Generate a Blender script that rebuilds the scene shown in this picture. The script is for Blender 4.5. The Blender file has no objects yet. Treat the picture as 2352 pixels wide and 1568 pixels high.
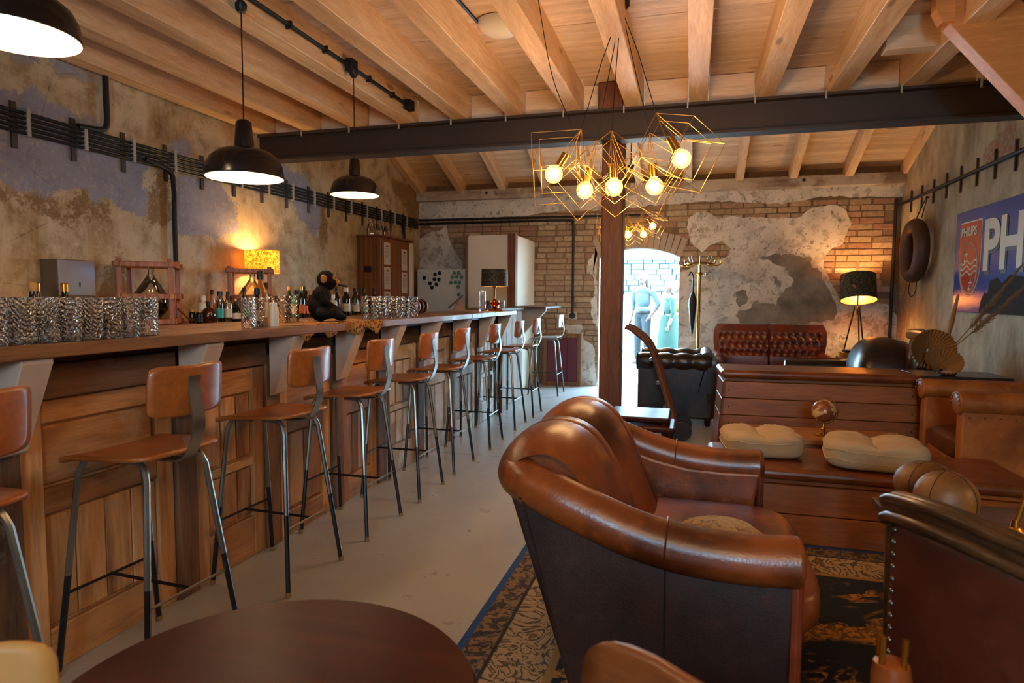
import bpy, bmesh, math, random
from mathutils import Vector, Matrix, noise
from math import sin, cos, pi, sqrt, radians as rad
R = random.Random(11)
scene = bpy.context.scene
COL = scene.collection
# ------------------------------------------------------------------ camera
F_PX = 1465.0
yaw, pit, rol = rad(15.795), rad(4.0023), 0.006
Fv = Vector((-sin(yaw)*cos(pit), cos(yaw)*cos(pit), -sin(pit)))
R0 = Vector((cos(yaw), sin(yaw), 0)); U0 = R0.cross(Fv)
Rv = R0*cos(rol)+U0*sin(rol); Uv = U0*cos(rol)-R0*sin(rol)
cam = bpy.data.cameras.new('camera'); camo = bpy.data.objects.new('camera', cam); COL.objects.link(camo)
cam.sensor_width = 36; cam.lens = F_PX/2352*36; cam.clip_start = .05; cam.clip_end = 200
M = Matrix((Rv, Uv, -Fv)).transposed().to_4x4(); M.translation = (0, 0, 1.3); camo.matrix_world = M
cam.dof.use_dof = True; cam.dof.focus_distance = 3.4; cam.dof.aperture_fstop = 4.5
scene.camera = camo
# ------------------------------------------------------------------ light and exposure
EXPO = 1.55
scene.view_settings.view_transform = 'Standard'; scene.view_settings.look = 'None'
scene.view_settings.exposure = EXPO; scene.view_settings.gamma = 1; scene.view_settings.use_curve_mapping = False
SKY = (0.40, 0.74, 1.0)
w = bpy.data.worlds.new('sky'); scene.world = w; w.use_nodes = True
w.node_tree.nodes['Background'].inputs[0].default_value = (*SKY, 1)
w.node_tree.nodes['Background'].inputs[1].default_value = 23.0
BULB = 56.0           # radiance of the lit bulbs
WARM = (1.0, 0.69, 0.42)
sun = bpy.data.lights.new('sun', 'SUN'); sun.energy = 4.0; sun.angle = rad(3); sun.color = (1, .95, .86)
suno = bpy.data.objects.new('sun', sun); COL.objects.link(suno); suno.rotation_euler = (rad(42), rad(20), 0)
def portal(name, loc, rot, sx, sy):
    l = bpy.data.lights.new(name, 'AREA'); l.shape = 'RECTANGLE'; l.size = sx; l.size_y = sy
    l.cycles.is_portal = True
    o = bpy.data.objects.new(name, l); COL.objects.link(o); o.location = loc; o.rotation_euler = rot
portal('door_portal', (-.75, 9.80, 1.0), (rad(-90), 0, 0), 1.2, 2.0)
portal('window_portal', (.4, -3.28, 2.0), (rad(90), 0, 0), .9, 1.0)
# ------------------------------------------------------------------ mesh helper
class MB:
    def __init__(s): s.v = []; s.f = []
    def add(s, vs, fs, M=None):
        b = len(s.v)
        s.v += [(M @ Vector(p)) if M else Vector(p) for p in vs]
        s.f += [tuple(i+b for i in f) for f in fs]; return s
    def bb(s, x0, x1, y0, y1, z0, z1, M=None):
        vs = [(x, y, z) for z in (z0, z1) for y in (y0, y1) for x in (x0, x1)]
        return s.add(vs, [(0, 2, 3, 1), (4, 5, 7, 6), (0, 1, 5, 4), (2, 6, 7, 3), (0, 4, 6, 2), (1, 3, 7, 5)], M)
    def box(s, c, d, M=None):
        return s.bb(c[0]-d[0]/2, c[0]+d[0]/2, c[1]-d[1]/2, c[1]+d[1]/2, c[2]-d[2]/2, c[2]+d[2]/2, M)
    def beam(s, p0, p1, wd, ht, up=(0, 0, 1)):
        p0, p1 = Vector(p0), Vector(p1); z = (p1-p0); L = z.length; z.normalize()
        x = Vector(up).cross(z)
        if x.length < 1e-4: x = Vector((1, 0, 0)).cross(z)
        x.normalize(); y = z.cross(x)
        m = Matrix((x, y, z)).transposed().to_4x4(); m.translation = p0
        return s.bb(-wd/2, wd/2, -ht/2, ht/2, 0, L, m)
    def tube(s, pts, r, n=8, closed=False, caps=True, flat=1.0):
        pts = [Vector(p) for p in pts]; N = len(pts); rs = r if isinstance(r, (list, tuple)) else [r]*N
        T = []
        for i in range(N):
            a = pts[(i-1) % N] if (closed or i > 0) else pts[i]
            b = pts[(i+1) % N] if (closed or i < N-1) else pts[i]
            t = (b-a); T.append(t.normalized() if t.length > 1e-9 else Vector((0, 0, 1)))
        ref = Vector((0, 0, 1)) if abs(T[0].z) < .9 else Vector((1, 0, 0))
        u = (ref - T[0]*ref.dot(T[0])).normalized(); vs = []
        for i in range(N):
            u = (u - T[i]*u.dot(T[i])); u = u.normalized() if u.length > 1e-6 else T[i].orthogonal().normalized()
            w_ = T[i].cross(u)
            for k in range(n):
                a = 2*pi*k/n; vs.append(pts[i]+u*cos(a)*rs[i]+w_*sin(a)*rs[i]*flat)
        fs = []
        for i in range(N if closed else N-1):
            j = (i+1) % N
            for k in range(n):
                k2 = (k+1) % n; fs.append((i*n+k, i*n+k2, j*n+k2, j*n+k))
        if caps and not closed: fs += [tuple(range(n-1, -1, -1)), tuple((N-1)*n+k for k in range(n))]
        return s.add(vs, fs)
    def lathe(s, prof, n=16, M=None, closed=False):
        vs = []; fs = []; P = len(prof)
        for r, z in prof:
            for k in range(n): a = 2*pi*k/n; vs.append((max(r, 1e-4)*cos(a), max(r, 1e-4)*sin(a), z))
        for i in range(P if closed else P-1):
            j = (i+1) % P
            for k in range(n): k2 = (k+1) % n; fs.append((i*n+k, i*n+k2, j*n+k2, j*n+k))
        if not closed:
            fs += [tuple(range(n-1, -1, -1)), tuple((P-1)*n+k for k in range(n))]
        return s.add(vs, fs, M)
    def prism(s, poly, d0, d1, ax='y', M=None):
        # poly in the two other axes (ax y: x,z ; ax x: y,z ; ax z: x,y)
        def P(u, v, d): return {'y': (u, d, v), 'x': (d, u, v), 'z': (u, v, d)}[ax]
        n = len(poly); vs = [P(u, v, d0) for u, v in poly]+[P(u, v, d1) for u, v in poly]
        fs = [tuple(range(n)), tuple(range(2*n-1, n-1, -1))]+[(i, i+n, (i+1) % n+n, (i+1) % n) for i in range(n)]
        return s.add(vs, fs, M)
    def ball(s, c, r, nu=14, nv=8, M=None, e=1.0, e2=None):
        r = r if isinstance(r, (tuple, list)) else (r, r, r); e2 = e2 or e
        sg = lambda x, p: math.copysign(abs(x)**p, x)
        vs = []; fs = []
        for j in range(nv+1):
            ph = -pi/2+pi*j/nv
            for i in range(nu):
                th = 2*pi*i/nu
                vs.append((c[0]+r[0]*sg(cos(ph), e)*sg(cos(th), e2), c[1]+r[1]*sg(cos(ph), e)*sg(sin(th), e2), c[2]+r[2]*sg(sin(ph), e)))
        for j in range(nv):
            for i in range(nu): fs.append((j*nu+i, j*nu+(i+1) % nu, (j+1)*nu+(i+1) % nu, (j+1)*nu+i))
        return s.add(vs, fs, M)
    def grid(s, fn, nu, nv, cu=False, cv=False):
        vs = [fn(i/(nu if cu else nu-1), j/(nv if cv else nv-1)) for j in range(nv) for i in range(nu)]
        fs = []
        for j in range(nv if cv else nv-1):
            for i in range(nu if cu else nu-1):
                fs.append((j*nu+i, j*nu+(i+1) % nu, ((j+1) % nv)*nu+(i+1) % nu, ((j+1) % nv)*nu+i))
        return s.add(vs, fs)
    def mesh(s, name, smooth=False, weld=True):
        me = bpy.data.meshes.new(name); bm = bmesh.new(); bv = [bm.verts.new(p) for p in s.v]
        for f in s.f:
            if len(set(f)) > 2:
                try: bm.faces.new([bv[i] for i in f])
                except ValueError: pass
        if weld: bmesh.ops.remove_doubles(bm, verts=bm.verts, dist=2e-4)
        bmesh.ops.recalc_face_normals(bm, faces=bm.faces)
        if smooth:
            for f in bm.faces: f.smooth = True
            for e in bm.edges:
                if len(e.link_faces) == 2 and e.calc_face_angle(0) > .7: e.smooth = False
        bm.to_mesh(me); bm.free(); return me
    def build(s, name, mat, parent=None, smooth=False, bevel=0, seg=2, sub=0, loc=None, rot=None, solid=0, **kw):
        me = s.mesh(name, smooth, **kw); me.materials.append(mat)
        o = bpy.data.objects.new(name, me); COL.objects.link(o)
        if parent: o.parent = parent
        if loc: o.location = loc
        if rot: o.rotation_euler = rot
        if solid: m = o.modifiers.new('solid', 'SOLIDIFY'); m.thickness = solid; m.offset = 0
        if bevel: m = o.modifiers.new('bevel', 'BEVEL'); m.width = bevel; m.segments = seg; m.limit_method = 'ANGLE'; m.angle_limit = .6; m.harden_normals = False
        if sub: m = o.modifiers.new('sub', 'SUBSURF'); m.levels = sub; m.render_levels = sub
        return o
def meta(o, label=None, cat=None, group=None, kind=None):
    if label: o['label'] = label
    if cat: o['category'] = cat
    if group: o['group'] = group
    if kind: o['kind'] = kind
    return o
def thing(name, label, cat, loc=(0, 0, 0), rz=0, group=None, kind=None):
    o = bpy.data.objects.new(name, None); COL.objects.link(o); o.empty_display_size = .1
    o.location = loc; o.rotation_euler = (0, 0, rz); return meta(o, label, cat, group, kind)
def copy_tree(o, parent=None):
    c = o.copy(); COL.objects.link(c); c.parent = parent
    for ch in [x for x in o.children]: copy_tree(ch, c)
    return c
def inst(me, name, parent, loc, rot=(0, 0, 0), sc=(1, 1, 1)):
    o = bpy.data.objects.new(name, me); COL.objects.link(o); o.parent = parent; o.location = loc; o.rotation_euler = rot; o.scale = sc; return o
def arc(c, r, a0, a1, n, f): return [f(c[0]+r*cos(a0+(a1-a0)*i/n), c[1]+r*sin(a0+(a1-a0)*i/n)) for i in range(n+1)]
def bez(ps, n=16):
    # Catmull-Rom through the points
    P = [Vector(p) for p in ps]; P = [P[0]*2-P[1]]+P+[P[-1]*2-P[-2]]; out = []
    for i in range(1, len(P)-2):
        a, b, c, d = P[i-1:i+3]
        for k in range(n):
            t = k/n; out.append(.5*((2*b)+(c-a)*t+(2*a-5*b+4*c-d)*t*t+(3*b-a-3*c+d)*t**3))
    return out+[P[-2]]
# ------------------------------------------------------------------ materials
def lin(h):
    h = h.lstrip('#'); c = [int(h[i:i+2], 16)/255 for i in (0, 2, 4)]
    return tuple((x/12.92 if x < .04045 else ((x+.055)/1.055)**2.4) for x in c)+(1,)
class NT:
    def __init__(s, name):
        s.m = bpy.data.materials.new(name); s.m.use_nodes = True; s.t = s.m.node_tree; s.t.nodes.clear()
        s.out = s.t.nodes.new('ShaderNodeOutputMaterial')
    def n(s, ty, ins=None, **pr):
        nd = s.t.nodes.new('ShaderNode'+ty)
        for k, v in pr.items(): setattr(nd, k, v)
        for k, v in (ins or {}).items():
            so = nd.inputs[k]
            if isinstance(v, bpy.types.NodeSocket): s.t.links.new(v, so)
            elif isinstance(v, bpy.types.Node): s.t.links.new(v.outputs[0], so)
            else: so.default_value = v
        return nd
    def co(s, kind='Object', sc=(1, 1, 1), rnd=True, loc=(0, 0, 0)):
        tc = s.n('TexCoord').outputs[kind]
        if rnd:
            r = s.n('ObjectInfo').outputs['Random']
            tc = s.n('VectorMath', {0: tc, 1: s.n('VectorMath', {0: s.n('CombineXYZ', {0: r, 1: r, 2: r}), 'Scale': 37.0}, operation='SCALE')}, operation='ADD').outputs[0]
        return s.n('Mapping', {0: tc, 'Scale': sc, 'Location': loc}).outputs[0]
    def noise(s, vec, sc, det=4, ro=.55, dis=0.0): return s.n('TexNoise', {'Vector': vec, 'Scale': sc, 'Detail': det, 'Roughness': ro, 'Distortion': dis}).outputs[0]
    def ramp(s, fac, st, ip='LINEAR'):
        nd = s.n('ValToRGB', {0: fac}); cr = nd.color_ramp; cr.interpolation = ip
        while len(cr.elements) < len(st): cr.elements.new(.5)
        for e, (p, c) in zip(cr.elements, st): e.position = p; e.color = c if isinstance(c, tuple) else ((c, c, c, 1) if not isinstance(c, str) else lin(c))
        return nd.outputs[0]
    def mix(s, a, b, f, bl='MIX'):
        nd = s.n('Mix', data_type='RGBA', blend_type=bl)
        for k, v in ((0, f), (6, a), (7, b)):
            if isinstance(v, str): v = lin(v)
            if isinstance(v, bpy.types.NodeSocket): s.t.links.new(v, nd.inputs[k])
            else: nd.inputs[k].default_value = v
        return nd.outputs[2]
    def mth(s, op, a, b=0.0, c=None, clamp=False):
        ins = {0: a, 1: b}
        if c is not None: ins[2] = c
        return s.n('Math', ins, operation=op, use_clamp=clamp).outputs[0]
    def bsdf(s, col, rough=.5, metal=0.0, bump=None, bs=.3, bd=.01, **kw):
        ins = {'Roughness': rough, 'Metallic': metal}
        ins['Base Color'] = lin(col) if isinstance(col, str) else col
        ins.update(kw)
        if bump is not None: ins['Normal'] = s.n('Bump', {'Height': bump, 'Strength': bs, 'Distance': bd}).outputs[0]
        b = s.n('BsdfPrincipled', ins); s.t.links.new(b.outputs[0], s.out.inputs[0]); return s.m
def plain(name, col, rough=.5, metal=0.0, var=.15, bs=.15, **kw):
    t = NT(name); v = t.co(); nz = t.noise(v, 9, 5); c = lin(col)
    cc = t.mix(tuple(x*(1-var) for x in c[:3])+(1,), tuple(min(1, x*(1+var)) for x in c[:3])+(1,), nz)
    return t.bsdf(cc, rough, metal, bump=t.noise(v, 60, 3), bs=bs, bd=.004, **kw)
def emit(name, col, st, back=None):
    t = NT(name); e = t.n('Emission', {0: (*col, 1), 1: st}); t.t.links.new(e.outputs[0], t.out.inputs[0]); return t.m
def wood(name, light, dark, axis='x', sc=1.0, rough=.45, knots=.5, ring=1.0, wear=None, bs=.25, tint=.25, coat=0.0, spec=.5):
    t = NT(name); k = {'x': (1, 9, 9), 'y': (9, 1, 9), 'z': (9, 9, 1)}[axis]
    v = t.co(sc=tuple(x*sc for x in k))
    f = t.noise(v, 1.1, 6, .6, .9)
    g = t.noise(v, 7.0, 4, .7, .2)
    rg = t.n('TexWave', {'Vector': v, 'Scale': .55*ring, 'Distortion': 5.0, 'Detail': 3.0, 'Detail Scale': .8, 'Detail Roughness': .6}, wave_type='BANDS', bands_direction={'x': 'Y', 'y': 'X', 'z': 'X'}[axis]).outputs[1]
    fine = t.noise(t.co(sc=tuple(x*sc*(3.0 if x > 1 else .8) for x in k)), 6.0, 3, .6)
    h = t.mth('ADD', t.mth('MULTIPLY', f, .48), t.mth('ADD', t.mth('MULTIPLY', rg, .16*min(1, ring)), t.mth('MULTIPLY', g, .36-.16*min(1, ring)+.16)))
    h = t.mth('ADD', h, t.mth('MULTIPLY', t.mth('SUBTRACT', fine, .5), .18))
    c = t.ramp(h, [(.34, dark), (.5, t_mid(light, dark)), (.62, light)])
    c = t.mix(c, t_dk(dark, .5), t.ramp(fine, [(.62, 0.0), (.72, .5)]))
    if knots:
        kk = {'x': (.45, 1.6, 1.6), 'y': (1.6, .45, 1.6), 'z': (1.6, 1.6, .45)}[axis]
        kv = t.co(sc=tuple(x*3.2*sc for x in kk)); vo = t.n('TexVoronoi', {'Vector': kv, 'Scale': 1.0, 'Randomness': 1.0}).outputs[0]
        km = t.ramp(vo, [(.0, 1.0), (.07, .9), (.12, 0.0)]); c = t.mix(c, t_dk(dark, .45), t.mth('MULTIPLY', km, knots))
    r = t.n('ObjectInfo').outputs['Random']
    c = t.mix(c, t_dk(dark, .9), t.mth('MULTIPLY', r, tint))
    if wear:
        wn = t.noise(t.co(), 3.0, 6, .65); c = t.mix(c, wear[0], t.ramp(wn, [(wear[1]-.06, 0.0), (wear[1]+.06, 1.0)]))
    return t.bsdf(c, t.mth('ADD', t.mth('MULTIPLY', g, .2), rough-.1), bump=h, bs=bs, bd=.004, **{'Coat Weight': coat, 'Coat Roughness': .12, 'Specular IOR Level': spec})
def t_mid(a, b): a, b = lin(a), lin(b); return tuple((x+y)/2 for x, y in zip(a, b))
def t_dk(a, k): a = lin(a); return (a[0]*k, a[1]*k, a[2]*k, 1)
def leather(name, col, dark, light=None, rough=.36, sc=1.0, wear=.55):
    t = NT(name); v = t.co()
    n1 = t.noise(v, 2.6*sc, 6, .6, .4); n2 = t.noise(v, 14*sc, 5, .65)
    c = t.mix(dark, col, t.ramp(n1, [(.38, 0.0), (.56, 1.0)]))
    c = t.mix(c, light or col, t.ramp(n2, [(wear, 0.0), (wear+.2, .6)]))
    cr = t.n('TexVoronoi', {'Vector': v, 'Scale': 130.0*sc}).outputs[0]
    h = t.mth('ADD', t.mth('MULTIPLY', cr, .35), t.mth('MULTIPLY', n2, .8))
    return t.bsdf(c, t.mth('ADD', t.mth('MULTIPLY', n2, .22), rough-.12), bump=h, bs=.22, bd=.004, **{'Specular IOR Level': .55})
def thin(name, col, bumpsc, bs=1.0, fac=.16):
    # thin patterned glass: mostly see-through, with facets that mirror the room
    t = NT(name); v = t.co('Object', rnd=False); tc = t.n('TexVoronoi', {'Vector': v, 'Scale': bumpsc}).outputs[0]
    wv = t.n('TexWave', {'Vector': v, 'Scale': bumpsc*.35, 'Distortion': 0.5}, bands_direction='DIAGONAL').outputs[1]
    nm = t.n('Bump', {'Height': t.mth('ADD', tc, t.mth('MULTIPLY', wv, .6)), 'Strength': bs, 'Distance': .01}).outputs[0]
    gl = t.n('BsdfGlossy', {'Color': (1, 1, 1, 1), 'Roughness': .05, 'Normal': nm}); tr = t.n('BsdfTransparent', {'Color': lin(col)})
    fr = t.n('Fresnel', {'IOR': 1.5, 'Normal': nm}).outputs[0]; f = t.mth('ADD', t.mth('MULTIPLY', fr, .9), fac, clamp=True)
    mx = t.n('MixShader', {0: f, 1: tr.outputs[0], 2: gl.outputs[0]}); t.t.links.new(mx.outputs[0], t.out.inputs[0]); return t.m
def glass(name, col='#ffffff', rough=0.0, bumpsc=0, bs=.6):
    t = NT(name)
    kw = {}
    if bumpsc:
        v = t.co('Object', rnd=False); a = t.n('TexWave', {'Vector': v, 'Scale': bumpsc, 'Distortion': 1.2}, bands_direction='DIAGONAL').outputs[1]
        b_ = t.n('TexVoronoi', {'Vector': v, 'Scale': bumpsc*3.0}).outputs[0]
        kw['Normal'] = t.n('Bump', {'Height': t.mth('ADD', a, b_), 'Strength': bs, 'Distance': .006}).outputs[0]
    g = t.n('BsdfGlass', {'Color': lin(col), 'Roughness': rough, 'IOR': 1.45, **kw})
    t.t.links.new(g.outputs[0], t.out.inputs[0]); return t.m
MT = {}
MT['pine'] = wood('pine_joist', '#f2d2ae', '#c99a6c', 'y', 1.0, .5, .85, .5, tint=.15)
MT['board'] = wood('pine_ceiling_board', '#f0d6b8', '#cca780', 'x', 1.0, .55, .85, .5, tint=.3)
MT['pinez'] = wood('pine_brace', '#ea9a4e', '#c27a34', 'x', 1.0, .5, .8, .5, tint=.1)
MT['rough'] = wood('rough_dark_timber', '#8a6244', '#3a2416', 'z', 1.0, .7, .6, 1.2, wear=('#9a8470', .66), bs=.6, tint=.35)
MT['roughy'] = wood('rough_dark_plank', '#7a573d', '#32200f', 'y', 1.0, .7, .5, 1.2, wear=('#94806c', .64), bs=.6, tint=.35)
MT['door'] = wood('old_door_pine_upright', '#d39c66', '#82522c', 'z', 1.0, .5, .7, 1.0, wear=('#a98e78', .68), tint=.4)
MT['doory'] = wood('old_door_pine_level', '#d29c66', '#84542e', 'y', 1.0, .5, .7, 1.0, wear=('#a98e78', .68), tint=.4)
MT['palewood'] = wood('whitewashed_door_pine', '#b8a690', '#8a745e', 'z', 1.0, .6, .4, 1.0, wear=('#c9c2b6', .56), tint=.3)
MT['bartop'] = wood('bar_top_plank', '#94653c', '#4c2d18', 'y', .8, .36, .4, 1.0, wear=('#a98560', .7), bs=.5, tint=.2, coat=.15)
MT['ply'] = wood('stool_plywood', '#b0652b', '#8a4a1c', 'x', .8, .36, 0, .3, tint=.12, coat=.25, bs=.06)
MT['cab'] = wood('cabinet_oak', '#8a5526', '#5a3214', 'z', 1.0, .45, .3, 1.0, tint=.15)
MT['cradle'] = wood('cradle_redwood', '#b4641f', '#743a10', 'z', 1.2, .45, 0, 1.0, tint=.2)
MT['vault'] = wood('vault_box_plank', '#9c5a22', '#6a3810', 'x', .8, .42, .4, .4, tint=.2, coat=.1)
MT['mahog'] = wood('dark_mahogany', '#44170a', '#2c0d05', 'x', .8, .38, 0, .3, tint=.0, coat=.0, bs=.03, spec=.15)
MT['carve'] = wood('carved_walnut', '#4a3016', '#1e120a', 'x', 1.2, .35, 0, 1.0, tint=.05, coat=.2)
MT['post'] = wood('oak_post', '#7c4622', '#3c1e0e', 'z', .9, .6, .5, .3, bs=.5, tint=.0)
MT['chairply'] = wood('chair_plywood', '#8a4f22', '#5c2e11', 'x', .7, .4, 0, 1.2, tint=.1, coat=.15)
MT['honey'] = wood('honey_oak', '#a86c30', '#784618', 'x', 1.0, .45, .3, 1.0, tint=.15)
MT['steel'] = plain('dark_painted_steel', '#3a2c22', .6, .0, .1)
MT['tube'] = plain('worn_tube_steel', '#8e8c84', .32, .9, .3)
MT['tubed'] = plain('blackened_tube_steel', '#3c3d40', .33, .85, .3)
MT['iron'] = plain('black_iron', '#171415', .45, .2, .2)
MT['clip'] = plain('grey_clip', '#a9a294', .6)
MT['brass'] = plain('brass', '#c08a34', .25, 1.0, .2)
MT['gold'] = plain('gold_wire', '#b88a3c', .4, .8, .1)
MT['enamel'] = plain('black_enamel', '#1d1613', .22, .0, .3)
MT['shadein'] = plain('white_enamel_inside', '#f4ead6', .4)
MT['white'] = plain('white_enamel', '#e2d6c4', .35, .0, .04)
MT['opal'] = plain('opal_glass', '#f6f1e8', .18, .0, .03)
MT['brackw'] = plain('whitewashed_bracket', '#bca490', .7, .0, .25)
MT['teal'] = plain('dark_teal_paint', '#11453f', .5, .0, .2)
MT['cork'] = plain('cork', '#b98a55', .8)
MT['paper'] = plain('paper', '#c9bdb4', .8, .0, .05)
MT['ink'] = plain('ink', '#37313a', .8)
MT['rope'] = plain('dark_rope', '#2a211b', .8)
MT['black'] = plain('matt_black', '#0d0c0c', .6)
MT['rub'] = plain('rubber_foot', '#8a7048', .7)
MT['bulb'] = emit('lit_bulb', WARM, BULB)
MT['bulbs'] = emit('lit_small_bulb', WARM, BULB*.8)
MT['bulb2'] = emit('lit_lamp_bulb', (1, .60, .22), BULB*2.2)
MT['filament'] = emit('glowing_filament', WARM, BULB*2.6)
t = NT('amber_bulb_glass'); a = t.n('BsdfTransparent', {0: (1, .86, .62, 1)}); e = t.n('Emission', {0: (1, .62, .22, 1), 1: 1.6}); mx = t.n('MixShader', {0: .3, 1: a.outputs[0], 2: e.outputs[0]}); t.t.links.new(mx.outputs[0], t.out.inputs[0]); MT['globe'] = t.m
MT['glass'] = glass('clear_glass')
MT['cut'] = thin('cut_glass', '#fdfbf8', 110, .55, .08)
MT['ribbed'] = thin('ribbed_glass', '#fdfbf8', 60, .5, .08)
MT['clear'] = thin('clear_thin_glass', '#f4efe6', 6, .05, .05)
MT['bglass'] = glass('green_bottle_glass', '#3d5a2c', .02)
MT['brown'] = glass('brown_bottle_glass', '#5a2408', .02)
MT['amber'] = glass('amber_glass', '#e09a30', .02)
MT['lth_tan'] = leather('tan_leather', '#844016', '#4a2009', '#a65c28', .34)
MT['lth_side'] = leather('dark_brown_leather', '#301a14', '#1c0f0b', '#442619', .38)
MT['lth_red'] = leather('oxblood_leather', '#742e16', '#42170b', '#864424', .34)
MT['lth_dark'] = leather('black_brown_leather', '#2a1a14', '#150d0a', '#4a2c1c', .34)
MT['lth_brown'] = leather('brown_leather', '#5e3014', '#37190a', '#84501f', .36)
MT['lth_lamplit'] = leather('lamplit_amber_leather', '#a65e22', '#7c4216', '#c07a34', .36)  # outer leather of the brown armchair, lamp glow put into its colour
MT['lth_pad'] = leather('vault_pad_leather', '#703710', '#52260a', '#84481a', .34)
MT['lth_chair'] = leather('chestnut_leather', '#4a1e10', '#2c1009', '#5e2c18', .42)
MT['ballth'] = leather('old_ball_leather', '#7c4e20', '#4c2e10', '#8e6230', .5)
# ------------------------------------------------------------------ surfaces of the room
def sd_poly(p, poly):
    x, y = p; d = 1e9; ins = False; n = len(poly)
    for i in range(n):
        x0, y0 = poly[i]; x1, y1 = poly[(i+1) % n]; ex, ey = x1-x0, y1-y0
        t = max(0, min(1, ((x-x0)*ex+(y-y0)*ey)/(ex*ex+ey*ey+1e-12)))
        d = min(d, math.hypot(x-x0-ex*t, y-y0-ey*t))
        if (y0 > y) != (y1 > y) and x < (x1-x0)*(y-y0)/(y1-y0)+x0: ins = not ins
    return d if ins else -d
LAV = [[(2.2, 2.62), (3.02, 2.58), (3.08, 2.56), (3.26, 2.63), (3.32, 2.55), (3.6, 2.57), (3.74, 2.48), (3.96, 2.43), (4.22, 2.31), (4.22, 2.28), (4.09, 2.24), (4.06, 1.92), (3.78, 1.9), (3.77, 2.04), (3.63, 1.94), (3.6, 2.07), (3.42, 2.03), (3.35, 1.94), (3.25, 1.97), (3.09, 1.95), (2.99, 2.01), (2.2, 2.0)],
       [(4.36, 2.3), (4.77, 2.34), (4.99, 2.28), (5.15, 2.15), (5.15, 1.89), (4.86, 1.78), (4.65, 1.86), (4.41, 1.78), (4.36, 1.93)],
       [(5.3, 2.45), (5.49, 2.49), (5.84, 2.63), (6.23, 2.63), (6.52, 2.34), (6.48, 2.04), (6.33, 1.95), (6.21, 2.06), (6.12, 2.14), (5.98, 2.31), (5.76, 2.32), (5.4, 2.3)],
       [(2.4, 2.9), (3.36, 2.88), (3.68, 2.84), (3.45, 2.79), (3.19, 2.81), (2.4, 2.8)], [(4.3, 2.52), (4.55, 2.6), (4.62, 2.45), (4.4, 2.4)]]
BRN = [[(2.4, 2.0), (2.99, 1.98), (3.06, 1.94), (3.14, 1.93), (3.25, 1.97), (3.33, 1.93), (3.39, 1.86), (3.44, 1.97), (3.6, 2.07), (3.66, 1.94), (3.77, 2.04), (3.78, 1.88), (3.67, 1.82), (3.57, 1.84), (3.4, 1.76), (3.25, 1.82), (3.09, 1.86), (2.98, 1.89), (2.4, 1.85)],
       [(3.66, 1.41), (3.85, 1.68), (3.92, 1.55), (3.87, 1.29), (3.65, 1.25)], [(4.11, 2.26), (4.33, 2.28), (4.34, 1.86), (4.14, 1.87)], [(6.5, 2.3), (6.62, 2.36), (6.66, 2.0), (6.55, 1.8), (6.5, 2.0)], [(8.3, 2.9), (9.3, 3.1), (9.3, 2.4), (9.0, 2.3), (8.8, 2.6)]]
t = NT('left_wall_plaster'); v = t.co(rnd=False)
n1 = t.noise(v, 1.1, 7, .62, .5); n2 = t.noise(v, 4.5, 8, .68); n3 = t.noise(v, 40, 5, .65); n4 = t.noise(t.co(rnd=False, sc=(1, 3, .5)), 4.0, 6, .6)
base = t.ramp(n1, [(.33, '#8a6840'), (.45, '#b3966e'), (.55, '#c9b394'), (.66, '#a38256')])
base = t.mix(base, '#7b5a34', t.mth('MULTIPLY', t.ramp(n2, [(.48, 0.0), (.62, 1.0)]), .6))
base = t.mix(base, '#c9b597', t.mth('MULTIPLY', t.ramp(n4, [(.52, 0.0), (.66, 1.0)]), .4))
def sdmask(t, att, nz, n3, amp, soft=.012):
    a = t.n('Attribute', attribute_name=att).outputs['Fac']
    s_ = t.mth('ADD', a, t.mth('ADD', t.mth('MULTIPLY', t.mth('SUBTRACT', nz, .5), amp), t.mth('MULTIPLY', t.mth('SUBTRACT', n3, .5), amp*.6)))
    return t.ramp(t.mth('ADD', t.mth('MULTIPLY', s_, 1.0), .5), [(.5-soft, 0.0), (.5+soft, 1.0)])
base = t.mix(base, t.ramp(n2, [(.35, '#6d4a20'), (.65, '#8f6a35')]), t.mth('MULTIPLY', sdmask(t, 'brn', n2, n3, .35, .02), .85))
lav = t.mix(t.ramp(n2, [(.35, '#77758c'), (.65, '#9a97a8')]), '#b3a48f', t.ramp(n3, [(.58, 0.0), (.72, .8)]))
base = t.mix(base, lav, t.mth('MULTIPLY', sdmask(t, 'lav', n2, n3, .3), .9))
ck = t.n('TexVoronoi', {'Vector': t.n('Mapping', {0: v, 'Scale': (1, .5, 1)}), 'Scale': 2.2}, feature='DISTANCE_TO_EDGE').outputs[0]
base = t.mix(base, '#3a2a18', t.mth('MULTIPLY', t.ramp(ck, [(0.0, 1.0), (.006, .0)]), t.ramp(n1, [(.52, 0.0), (.62, .7)])))
base = t.mix(base, '#4b3722', t.ramp(n3, [(.64, 0.0), (.72, .6)])); base = t.mix(base, '#cdb897', t.mth('MULTIPLY', t.ramp(t.noise(v, 26, 6, .7), [(.54, 0.0), (.64, 1.0)]), .35))
MT['wl'] = t.bsdf(base, .85, bump=t.mth('ADD', n2, t.mth('MULTIPLY', n3, .4)), bs=.5, bd=.012)
t = NT('right_wall_plaster'); v = t.co(rnd=False); st_ = t.noise(t.co(rnd=False, sc=(1, 1.8, .8)), 2.2, 8, .68)
n2 = t.noise(v, 5, 8, .7); n3 = t.noise(v, 34, 5, .6)
c = t.ramp(st_, [(.34, '#7b6c58'), (.5, '#9f907a'), (.66, '#b5a68e')]); c = t.mix(c, '#84715a', t.mth('MULTIPLY', t.ramp(n2, [(.5, 0.0), (.7, 1.0)]), .6))
c = t.mix(c, '#8d4a38', t.mth('MULTIPLY', t.mth('MULTIPLY', sdmask(t, 'red', n2, n3, .1), t.ramp(n3, [(.4, 0.0), (.6, 1.0)])), .7))
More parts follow.
